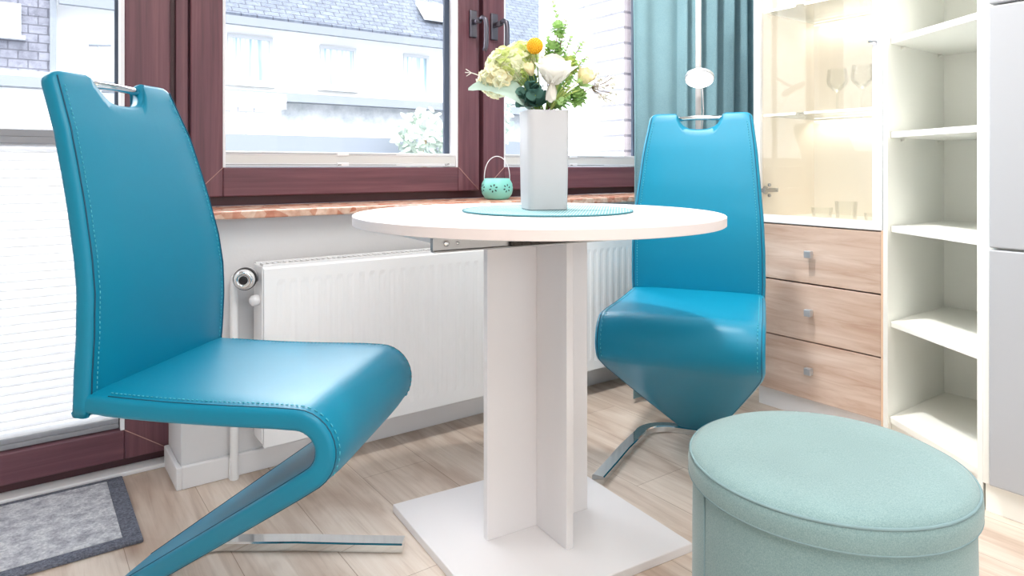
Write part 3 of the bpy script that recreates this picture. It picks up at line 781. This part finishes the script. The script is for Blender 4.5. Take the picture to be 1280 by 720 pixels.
euca('greenery', 'fine light green filler leaves behind the yellow ball', [(fp(-4.6, 16.5, 3), (0, 0, 0)), (fp(-8.5, 15.5, 3), (0, 0, 0)), (fp(.8, 15.5, 2), (0, 0, 0)), (fp(-6.4, 17, 2), (0, 0, 0)), (fp(-10.4, 13.6, 2), (0, 0, 0)), (fp(-3.2, 11, -3), (0, 0, 0)), (fp(-5.2, 9, -4), (0, 0, 0))], 'blade_green', .0072, -.6, 1, 8, step=.45, thin=.0009)
# grass blades fanning right
root = empty('grass_blades', fp(1.2, 0, -2)); tag(root, 'thin yellow green grass blades fanning out to the right', 'foliage', 'stems of the bouquet')
mb = MB()
for i in range(16):
    e = fp(3.6 + i * .40 + random.uniform(-.4, .4), 6.0 + random.uniform(-2, 4), -5 + random.uniform(-1, 2)); mb.tube(stem_pts(e, 1.4, -3, (0, 0, 0), 6), .0016, 5, taper=.4)
sub(mb, 'blades', 'blade_green', root)
root = empty('grass_blades', fp(-1.2, 0, -2)); tag(root, 'thin olive stalks in front of the hydrangea at left', 'foliage', 'stems of the bouquet')
mb = MB()
for i in range(9):
    e = fp(-3 - i * .6, 7.5 + random.uniform(-2, 3), -4.5 + random.uniform(-1, 1)); mb.tube(stem_pts(e, -1.2, -2, (0, 0, 0), 6), .0012, 5, taper=.4)
sub(mb, 'blades', 'leaf_mid', root)
# gypsophila twigs right, twig left
root = empty('gypsophila', fp(2, 0, 0)); tag(root, 'fine white gypsophila twigs reaching out to the far right', 'flower', 'stems of the bouquet')
st = MB(); fl = MB(); hub = fp(11.5, 5.6, -1); st.tube(stem_pts(hub, 2, 0, (0, 0, -.01)), .0011, 6)
for i in range(26):
    e = hub + RV * random.uniform(.005, .062) + Vector((0, 0, random.uniform(-.035, .035))) + DV * random.uniform(-.025, .025)
    m_ = hub.lerp(e, .55) + Vector((0, 0, random.uniform(-.006, .006))); st.tube([hub, m_, e], .0006, 4)
    for d in sph(6): 
        if random.random() < .8: fl.ball(e + d * .0035, .0023, 6, 4)
sub(st, 'twigs', 'stem_brown', root); sub(fl, 'blossoms', 'gyp_white', root)
e = fp(-17.6, 9.4, 0); root = empty('forked_twig', fp(-2.4, 0, 1)); tag(root, 'small white forked twig tip sticking out at the far left', 'foliage', 'stems of the bouquet')
mb = MB().tube(stem_pts(e, -2.4, 1, tuple(-RV * .03 + Vector((0, 0, .02)))), .0010, 6)
for a_, z_ in ((-1.4, .9), (-1.6, .1), (-1.3, -.8)): mb.tube([e, e + RV * (a_ / 100) + Vector((0, 0, z_ / 100))], .0009, 5)
sub(mb, 'twig', 'gyp_white', root)

# ------------------------------------------------------------------ lantern on the sill
lx, ly, lz = 1.425, 2.055, .737
la = empty('tealight_lantern', (lx, ly, lz)); tag(la, 'small turquoise cut-out lantern with wire handle on the sill', 'lantern')
prof = [(.034, 0), (.044, .004), (.055, .020), (.059, .038), (.056, .058), (.047, .074), (.044, .077), (.042, .075), (.050, .058), (.053, .038), (.048, .018), (.036, .008), (0, .007)]
MB().lathe([(0, 0)] + prof, 40).build('bowl', 'mint_ceramic', la, auto=60)
def on_bowl(ang, z, out=.0006):
    r_ = None
    for (r0, z0), (r1, z1) in zip(prof[:7], prof[1:7]):
        if z0 <= z <= z1: r_ = r0 + (r1 - r0) * (z - z0) / (z1 - z0)
    r_ = (r_ or .05) + out
    return Vector((r_ * math.cos(ang), r_ * math.sin(ang), z))
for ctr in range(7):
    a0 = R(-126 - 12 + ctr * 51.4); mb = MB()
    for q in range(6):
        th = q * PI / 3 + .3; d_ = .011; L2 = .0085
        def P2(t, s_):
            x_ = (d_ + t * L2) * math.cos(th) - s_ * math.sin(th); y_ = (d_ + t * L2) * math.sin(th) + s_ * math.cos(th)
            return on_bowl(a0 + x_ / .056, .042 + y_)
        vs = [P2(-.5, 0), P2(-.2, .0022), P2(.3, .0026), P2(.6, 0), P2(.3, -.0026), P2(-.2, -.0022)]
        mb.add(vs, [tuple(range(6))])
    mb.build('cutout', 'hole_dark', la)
pts = [(.046 * -math.cos(R(g)) * 1.02 * RV.x, .046 * -math.cos(R(g)) * 1.02 * RV.y, .070 + .088 * math.sin(R(g)) ** .8) for g in range(0, 181, 9)]
MB().tube(pts, .0016, 8).build('wire_handle', 'white_lacquer', la)

# ------------------------------------------------------------------ pouf
px_, py_ = .9966, .560; PR = .20
po = empty('pouf', (px_, py_, 0)); tag(po, 'round mint green upholstered storage pouf', 'pouf')
MB().lathe([(0, 0), (PR - .006, 0), (PR - .004, .004), (PR - .005, .30), (PR - .006, .372), (PR - .02, .374), (0, .374)], 96).build('body', 'mint_linen', po, auto=50)
lid = MB().lathe([(0, .372), (PR - .01, .372), (PR, .374), (PR + .001, .380), (PR + .0015, .395), (PR, .404), (PR - .005, .412), (PR - .016, .4185), (PR - .05, .4215), (PR - .12, .4205), (0, .4195)], 96).build('lid', 'mint_linen', po, auto=60)
def ring(r, z, rr): return MB().lathe([(r + rr * math.cos(R(g)), z + rr * math.sin(R(g))) for g in range(0, 360, 60)], 96, close=True)
ring(PR - .002, .4085, .0022).build('piping', 'mint_piping', lid)
ring(PR - .0005, .376, .0018).build('hem', 'mint_piping', lid)
MB().tube([((PR - .0042) * math.cos(R(154)), (PR - .0042) * math.sin(R(154)), z) for z in (.004, .18, .37)], .0012, 5).build('side_seam', 'mint_piping', po)

# ------------------------------------------------------------------ doormat
mt = empty('doormat', (-.25, 1.957, 0)); tag(mt, 'grey doormat with darker border at the balcony door', 'doormat')
sub(MB().box(-.70, .194, 1.786, 2.126, .001, .009), 'pile', 'mat_pile', mt, bevel=.002)
b = MB().box(-.74, .232, 1.750, 1.786, .0005, .008).box(-.74, .232, 2.126, 2.143, .0005, .008).box(.194, .232, 1.786, 2.126, .0005, .008).box(-.74, -.70, 1.786, 2.126, .0005, .008)
sub(b, 'border', 'mat_border', mt, bevel=.002)

# ------------------------------------------------------------------ display cabinet
VX0, VXB, VY0, VY1, VH = 2.150, 2.535, 1.019, 1.477, 2.05
dc = empty('display_cabinet', (2.34, 1.25, 0)); tag(dc, 'white display cabinet with glass door above three oak drawers', 'cabinet')
t_ = .016; xb = VX0 + .020
car = MB().box(xb, VXB, VY1 - t_, VY1, .058, VH).box(xb, VXB, VY0, VY0 + t_, .058, VH)
car.box(xb, VXB, VY0 + t_, VY1 - t_, .058, .074).box(xb, VXB, VY0 + t_, VY1 - t_, VH - t_, VH)
sub(car, 'carcass', 'white_lacquer', dc, bevel=.001)
for bx_ in ((xb + .012, VXB - .012, VY1 - t_ - .002, VY1 - t_), (xb + .012, VXB - .012, VY0 + t_, VY0 + t_ + .002), (VXB - .012, VXB - .006, VY0 + t_, VY1 - t_)):
    sub(MB().box(*bx_, .674, VH - t_), 'lining', 'cream_panel', dc)
sub(MB().box(xb, VXB - .012, VY0 + t_, VY1 - t_, .656, .674), 'cabinet_floor', 'cream_panel', dc)
sub(MB().box(VX0 + .03, VXB, VY0 + .004, VY1 - .004, 0, .058), 'plinth', 'white_lacquer', dc)
sub(MB().box(VX0 - .002, xb, VY0, VY0 + .0065, .058, .660), 'edge_strip', 'oak_edge', dc, bevel=.001)
for z0 in (.074, .270, .465):
    z1 = z0 + (.190 if z0 > .1 else .192)
    dr = sub(MB().box(VX0, VX0 + .019, VY0 + .0075, VY1 - .002, z0, z1), 'drawer', 'oak_front', dc, bevel=.0015)
    sub(MB().box(xb, VXB - .03, VY0 + .03, VY1 - .03, z0 + .01, z1 - .02), 'drawer_box', 'white_lacquer', dr)
    zc = (z0 + z1) / 2 + .005; yc = 1.252
    k = MB().tube([(VX0, yc, zc), (VX0 - .018, yc, zc)], .006, 12).box(VX0 - .030, VX0 - .012, yc - .0115, yc + .0115, zc - .0115, zc + .0115)
    sub(k, 'knob', 'brushed_nickel', dr, bevel=.0015)
# glass door
z0, z1 = .660, VH - .004
dr = sub(MB().box(VX0, VX0 + .019, VY0 + .004, VY0 + .034, z0, z1).box(VX0, VX0 + .019, VY1 - .026, VY1 - .002, z0, z1).box(VX0, VX0 + .019, VY0 + .034, VY1 - .026, z0, z0 + .027).box(VX0, VX0 + .019, VY0 + .034, VY1 - .026, z1 - .027, z1), 'door', 'cabinet_frame', dc, bevel=.0015)
sub(MB().box(VX0 + .007, VX0 + .011, VY0 + .034, VY1 - .026, z0 + .027, z1 - .027), 'glass_pane', 'window_glass', dr)
sub(MB().tube([(VX0, 1.040, 1.245), (VX0 - .012, 1.040, 1.245)], .003, 10).tube([(VX0 - .012, 1.034, 1.246), (VX0 - .012, 1.058, 1.246)], .004, 10), 'door_knob', 'brushed_nickel', dr)
# hinge on the left side wall
hg = MB(); hy = VY1 - .030; hz = .772
hg.lathe([(.0155, 0), (.0155, .004), (.010, .006)], 20, (VX0 + .045, VY1 - t_ - .003, hz), (0, -1, 0))
hg.box(VX0 + .012, VX0 + .095, hy - .010, hy + .008, hz - .007, hz + .007)
for dx, dz in ((.045, .019), (.045, -.019), (.085, 0), (.02, 0)): hg.lathe([(.006, 0), (.006, .006), (.003, .008)], 12, (VX0 + dx, hy - .004, hz + dz), (0, -1, 0))
sub(hg, 'hinge', 'steel', dc)
for z_ in (1.045, 1.420):
    g = sub(MB().box(VX0 + .04, VXB - .014, VY0 + t_ + .003, VY1 - t_ - .003, z_ - .006, z_), 'glass_shelf', 'shelf_glass', dc)
    for ya, yb in ((1.335, VY1 - t_ - .004), (VY0 + .02, 1.30)): sub(MB().box(VX0 + .036, VX0 + .0398, ya, yb, z_ - .0065, z_ + .0005), 'light_strip', 'led_light', g)
    sub(MB().box(VXB - .0135, VXB - .0122, VY0 + .02, VY1 - .02, z_ - .014, z_ - .010), 'rear_light_strip', 'led_light', g)
# glasses
def tumbler(x, y, z, r, h, label):
    z += .0004
    prof = [(0, 0), (r * .86, 0), (r * .9, .002), (r, h), (r - .0016, h), (r * .9 - .002, .008), (0, .007)]
    o = MB().lathe(prof, 28).build('tumbler', 'drink_glass', auto=50); o.location = (x, y, z)
    tag(o, label, 'glass', 'glasses in the cabinet'); return o
tumbler(2.36, 1.335, .674, .037, .034, 'low glass dish on the cabinet floor, left of the tumbler')
tumbler(2.32, 1.225, .674, .036, .062, 'clear tumbler in the middle of the cabinet floor')
tumbler(2.28, 1.115, .674, .026, .030, 'greenish glass tealight holder at the right of the cabinet floor')
def wineglass(x, y, z, label):
    prof = [(0, 0), (.031, 0), (.031, .0015), (.006, .004), (.0035, .012), (.0035, .075), (.012, .085), (.032, .105), (.036, .125), (.031, .165), (.0298, .165), (.0345, .125), (.0305, .107), (.010, .088), (0, .086)]
    o = MB().lathe(prof, 28).build('wine_glass', 'drink_glass', auto=50); o.location = (x, y, z); tag(o, label, 'glass', 'glasses in the cabinet')
wineglass(2.40, 1.30, 1.0455, 'stemmed wine glass at the left of the middle glass shelf')
wineglass(2.36, 1.19, 1.0455, 'stemmed wine glass in the middle of the glass shelf')
wineglass(2.34, 1.085, 1.0455, 'stemmed wine glass at the right of the middle glass shelf')

# ------------------------------------------------------------------ angled open shelf unit
A0 = (2.150, 1.0155); A1 = (1.945, .684); XB = 2.535
un = empty('corner_shelf_unit', (2.3, .85, 0)); tag(un, 'white open corner shelf unit beside the wardrobe', 'shelf unit')
H_ = 2.05
pan = MB().prism([(2.143, 1.0165), (2.132, .998), (XB, .998), (XB, 1.0165)], 0, H_)
sub(pan, 'side_panel', 'shelf_white', un)
sub(MB().box(XB - .01, XB, .70, .998, 0, H_), 'back_panel', 'shelf_white', un)
sub(MB().prism([(1.950, .683), (1.960, .699), (XB, .699), (XB, .683)], 0, H_), 'side_panel', 'shelf_white', un)
def trap(inset): 
    dx, dy = A1[0] - A0[0], A1[1] - A0[1]; l = math.hypot(dx, dy); nx, ny = -dy / l * inset, dx / l * inset
    a = (A0[0] + abs(nx), .9975); 
    fx = lambda y: A0[0] + dx * (A0[1] - y) / (A0[1] - A1[1]) + inset
    return [(fx(.9975), .9975), (fx(.6995), .6995), (XB - .0105, .6995), (XB - .0105, .9975)]
for z_ in (.387, .676, .963, 1.249, 1.536, 1.822):
    sub(MB().prism(trap(.012), z_ - .018, z_), 'shelf', 'shelf_white', un, bevel=.0015)
    for x_ in (2.22, 2.48): sub(MB().lathe([(.004, 0), (.004, .012), (.002, .013)], 10, (x_, .9975, z_ - .023), (0, -1, 0)), 'shelf_pin', 'shelf_white', un)
sub(MB().prism(trap(.006), .078, .098), 'bottom_board', 'shelf_white', un, bevel=.0015)
sub(MB().prism(trap(.016), 0, .078), 'plinth', 'shelf_white', un)
sub(MB().prism(trap(.006), H_ - .02, H_), 'top_board', 'shelf_white', un)

# ------------------------------------------------------------------ wardrobe
wa = empty('wardrobe', (2.23, .2, 0)); tag(wa, 'tall glossy white wardrobe at the right edge', 'wardrobe')
WF = 1.945
sub(MB().box(WF, XB, -.30, .6815, .07, 2.05), 'carcass', 'shelf_white', wa, bevel=.002)
sub(MB().box(WF + .006, XB, -.295, .6775, 0, .07), 'plinth', 'shelf_white', wa, bevel=.001)
for z0, z1 in ((.076, .654), (.659, 1.250), (1.255, 2.045)):
    for y0, y1 in ((.192, .662), (-.285, .188)):
        sub(MB().box(WF - .020, WF - .001, y0, y1, z0, z1), 'door', 'wardrobe_white', wa, bevel=.004, seg=3)

# ------------------------------------------------------------------ floor lamp and curtain
Lx, Ly = 1.93, 1.545
fl_ = empty('floor_lamp', (Lx, Ly, 0)); tag(fl_, 'slim reading floor lamp with round head behind the chair', 'lamp')
MB().lathe([(0, 0), (.085, 0), (.088, .004), (.086, .012), (.02, .016), (0, .016)], 40).build('base', 'brushed_nickel', fl_, auto=40)
MB().tube([(0, 0, .012), (0, 0, 1.75)], .0098, 16).build('pole', 'lamp_pole', fl_)
dcam = Vector((-.78, -.62, 0)).normalized(); fn = (dcam * .50 + Vector((0, 0, -.85))).normalized()
hc = dcam * .075 + RV * .004 + Vector((0, 0, 1.155))
hd = MB().lathe([(.046, .002), (.048, 0), (.048, -.010), (.044, -.014), (.012, -.016)], 40, hc, fn).build('lamp_head', 'brushed_nickel', fl_, auto=40)
MB().lathe([(0, .004), (.045, .004), (.0455, .0022), (0, .0022)], 40, hc, fn).build('light_disc', 'lamp_light', hd)
MB().tube([hc - fn * .014, hc - fn * .03 - dcam * .02, Vector((0, 0, 1.21))], .005, 10).build('swivel_arm', 'brushed_nickel', fl_)
MB().tube([hc - fn * .016 + RV * .004, hc + RV * .01 - dcam * .03 + Vector((0, 0, -.03)), RV * .018 + Vector((0, 0, 1.05)), RV * .012 + Vector((0, 0, .98))], .0022, 8).build('cable', 'white_lacquer', fl_)

cu = MB(); n = 150; x0, x1 = 1.795, 2.50; vs = []
def cy(x):
    t = (x - x0) / (x1 - x0)
    a = .010 if t < .32 else .034
    return 1.705 + a * math.sin(t * 2 * PI * (2.0 if t < .32 else 8.0) + .6) + .006 * math.sin(t * 41 + 1) + (.010 if t < .32 else 0)
rows = [.02, .5, 1.0, 1.5, 2.0, 2.5]
for z in rows:
    for i in range(n + 1):
        x = x0 + (x1 - x0) * i / n; vs.append((x + .006 * math.sin(z * 2 + i * .1), cy(x) + .004 * math.sin(z * 1.7 + x * 9), z))
cu.add(vs, [(r_ * (n + 1) + i, r_ * (n + 1) + i + 1, (r_ + 1) * (n + 1) + i + 1, (r_ + 1) * (n + 1) + i) for r_ in range(len(rows) - 1) for i in range(n)], True)
cuo = cu.build('curtain', 'curtain_teal', recalc=False); sm = cuo.modifiers.new('Solidify', 'SOLIDIFY'); sm.thickness = .003
tag(cuo, 'teal floor length curtain between window and display cabinet', 'curtain')
rod = MB().tube([(1.70, 1.705, 2.52), (2.545, 1.705, 2.52)], .012, 12)
tag(rod.build('curtain_rod', 'white_lacquer'), 'white curtain rod above the teal curtain', 'curtain rod')

# ------------------------------------------------------------------ outside
struct(MB().box(-40, 50, 2.6, 60, -1.3, -1.2).build('ground_outside', 'street_grey'), 'pale paved yard outside the window', 'ground')
bw = MB().box(2.47, 2.8, 2.44, 3.13, -1.2, 5)
struct(bw.build('wall_exterior', 'painted_brick'), 'white painted brick wing wall outside the right window', 'wall')
def ext_window(par, x0, x1, z0, z1, y, m_='ext_window_frame', pane='ext_pane'):
    t = .07
    fr = MB().box(x0, x0 + t, y - .06, y, z0, z1).box(x1 - t, x1, y - .06, y, z0, z1).box(x0 + t, x1 - t, y - .06, y, z0, z0 + t).box(x0 + t, x1 - t, y - .06, y, z1 - t, z1)
    fr.box(x0 - .06, x1 + .06, y - .12, y, z0 - .06, z0)
    w_ = sub(fr, 'window', m_, par)
    sub(MB().box(x0 + t, x1 - t, y - .03, y - .005, z0 + t, z1 - t), 'pane', pane, w_)
nh = empty('neighbour_house', (6, 14, -1.2)); tag(nh, 'white rendered house across the street with grey tiled roof', 'house')
sub(MB().box(-9, 20, 14, 20, -1.2, 3.75), 'facade', 'render_white', nh)
rf = MB(); rf.add([(.55, 13.55, 3.78), (21, 13.55, 3.78), (21, 17.5, 7.9), (.55, 17.5, 7.9), (.55, 13.55, 3.6), (21, 13.55, 3.6), (21, 17.5, 7.7), (.55, 17.5, 7.7)], [(0, 1, 2, 3), (4, 7, 6, 5), (0, 4, 5, 1), (0, 3, 7, 4), (1, 5, 6, 2), (2, 6, 7, 3)])
sub(rf, 'roof', 'roof_slate', nh)
sub(MB().box(.55, 21, 13.5, 13.62, 3.56, 3.72), 'gutter', 'fascia_grey', nh)
for (a, b_, z0, z1) in ((3.3, 4.16, 2.50, 3.45), (5.15, 5.95, 2.52, 3.42), (7.1, 7.75, 2.32, 3.43), (9.6, 10.5, 2.5, 3.44)): ext_window(nh, a, b_, z0, z1, 14)
sub(MB().add([(7.6, 13.9, 4.25), (8.3, 13.9, 4.25), (8.3, 14.35, 4.72), (7.6, 14.35, 4.72), (7.6, 13.85, 4.3), (8.3, 13.85, 4.3), (8.3, 14.3, 4.77), (7.6, 14.3, 4.77)], [(0, 3, 2, 1), (4, 5, 6, 7), (0, 1, 5, 4), (2, 3, 7, 6), (0, 4, 7, 3), (1, 2, 6, 5)]), 'skylight', 'cornice_white', nh)
sh = empty('slate_house', (-3, 13.8, -1.2)); tag(sh, 'house with slate clad upper wall and white window, seen through the balcony door', 'house')
sub(MB().box(-9, .43, 13.7, 13.99, 2.40, 6.5), 'slate_wall', 'slate_cladding', sh)
sub(MB().box(-9, .43, 13.8, 13.99, -1.2, 2.2), 'lower_wall', 'render_white', sh)
sub(MB().box(-9, .55, 13.5, 13.9, 2.20, 2.40), 'cornice', 'cornice_white', sh)
sub(MB().box(.43, .52, 13.62, 13.72, 2.40, 6.5), 'corner_board', 'fascia_grey', sh)
ext_window(sh, -1.3, .04, 2.98, 3.5, 13.7, pane='cornice_white')
an = empty('garage_annex', (7, 13, -1.2)); tag(an, 'low flat roofed grey annex in front of the white house', 'annex')
sub(MB().box(-9, 18, 12.6, 13.49, 2.06, 2.22), 'roof_edge', 'fascia_grey', an)
sub(MB().box(4.0, 18, 12.9, 13.48, -1.2, 2.06), 'wall', 'annex_grey', an)
sub(MB().box(-9, 4.0, 12.9, 13.48, -1.2, 2.06), 'pale_wall', 'cornice_white', an)
gw = MB().box(-9, 17, 11.6, 11.8, -1.2, 1.60)
tag(gw.build('garden_wall', 'render_white'), 'long white garden wall across the street', 'garden wall')
tag(MB().box(-9, 17, 10.6, 10.8, -1.2, 1.34).build('street_fence', 'fascia_grey'), 'low grey fence in front of the white garden wall', 'fence')
bp_ = empty('brick_pillar', (3.1, 11.3, -1.2)); tag(bp_, 'white brick gate pillar with wide cap seen at the left of the window', 'pillar')
sub(MB().box(2.3, 3.2, 11.1, 11.5, -1.2, 1.78), 'shaft', 'painted_brick', bp_)
sub(MB().box(2.2, 3.5, 11.0, 11.6, 1.78, 2.02), 'cap', 'painted_brick', bp_)
sl = empty('street_lamp', (1.02, 12.3, -1.2)); tag(sl, 'thin grey lamp post in front of the white house, seen through the door', 'lamp post')
MB().tube([(0, 0, 0), (0, 0, 3.92)], .03, 8).build('post', 'fascia_grey', sl)
MB().tube([(-.14, 0, 3.93), (.16, 0, 3.96)], .03, 8).build('lamp_arm', 'fascia_grey', sl)
def bush(x, y, z, r, label, n=420):
    o = empty('bush', (x, y, -1.2)); tag(o, label, 'bush')
    lf = MB()
    for i in range(n):
        d = Vector((random.gauss(0, 1), random.gauss(0, 1), random.gauss(0, 1))).normalized() * r * random.uniform(.6, 1)
        p = Vector((x, y, z)) + Vector((d.x, d.y * .6, d.z)); a = Vector((random.uniform(-1, 1), random.uniform(-1, 1), random.uniform(-.5, 1)))
        petal(lf, p, a, (0, -1, .4), .13, .08, .2, .2, 3, 2)
    sub(lf, 'foliage', 'bush_leaf', o, recalc=False)
    sub(MB().tube([(x, y, -1.2), (x, y, z)], .05, 8), 'trunk', 'stem_brown', o)
bush(5.4, 9.9, 1.30, .50, 'pale leafy bush at the right of the left window')
bush(6.6, 9.9, 1.70, .62, 'taller pale bush beside the window mullion')

# ------------------------------------------------------------------ light
W = bpy.data.worlds.new('World'); bpy.context.scene.world = W; W.use_nodes = True
bg = W.node_tree.nodes['Background']; bg.inputs['Color'].default_value = (.94, .97, 1, 1)
# hazy bright sky: strongest overhead and on the street side
wn = W.node_tree.nodes.new; wl = W.node_tree.links.new
tc = wn('ShaderNodeTexCoord'); sx = wn('ShaderNodeSeparateXYZ'); wl(tc.outputs['Generated'], sx.inputs[0])
def wmath(op, a, b_):
    n_ = wn('ShaderNodeMath'); n_.operation = op
    for i, v_ in enumerate((a, b_)):
        if isinstance(v_, (int, float)): n_.inputs[i].default_value = v_
        else: wl(v_, n_.inputs[i])
    return n_.outputs[0]
up = wmath('MULTIPLY', wmath('MAXIMUM', sx.outputs['Z'], 0), 8.0)
st_ = wmath('MULTIPLY', wmath('MAXIMUM', sx.outputs['Y'], 0), 11.0)
wl(wmath('ADD', wmath('ADD', up, st_), .8), bg.inputs['Strength'])
def area(name, loc, rot, sx, sy, e, col=(1, 1, 1)):
    l = bpy.data.lights.new(name, 'AREA'); l.shape = 'RECTANGLE'; l.size = sx; l.size_y = sy; l.energy = e; l.color = col
    o = bpy.data.objects.new(name, l); C.objects.link(o); o.location = loc; o.rotation_euler = rot; return o
area('ceiling_fill', (.3, -.2, 2.5), (0, 0, 0), 1.8, 1.8, 40, (1, .96, .92))  # fill lamp out of view, added to brighten the room
area('ceiling_spot', (1.22, 1.30, 2.5), (0, R(-30), R(-20)), .14, .14, 17, (1, .98, .95)).data.spread = R(120)
area('cabinet_light', (2.33, 1.25, 2.02), (0, 0, 0), .25, .3, 1.5, (1, .95, .88))
for z_ in (1.028, 1.403):
    area('shelf_light', (2.49, 1.25, z_), (0, R(-20), 0), .03, .36, .2, (1, .93, .84))

# ------------------------------------------------------------------ camera
cd = bpy.data.cameras.new('Camera'); co = bpy.data.objects.new('Camera', cd); C.objects.link(co)
co.location = (0, 0, .858); co.rotation_euler = (PI / 2, 0, R(-36))
cd.sensor_width = 36; cd.lens = 850 / 1280 * 36; cd.shift_y = -(360 - 208) / 1280; cd.clip_start = .02; cd.clip_end = 200
sc = bpy.context.scene; sc.camera = co
sc.view_settings.view_transform = 'Standard'; sc.view_settings.look = 'None'; sc.view_settings.gamma = 1
sc.view_settings.exposure = .32; sc.view_settings.use_curve_mapping = False
sc.cycles.max_bounces = 10; sc.cycles.transparent_max_bounces = 16
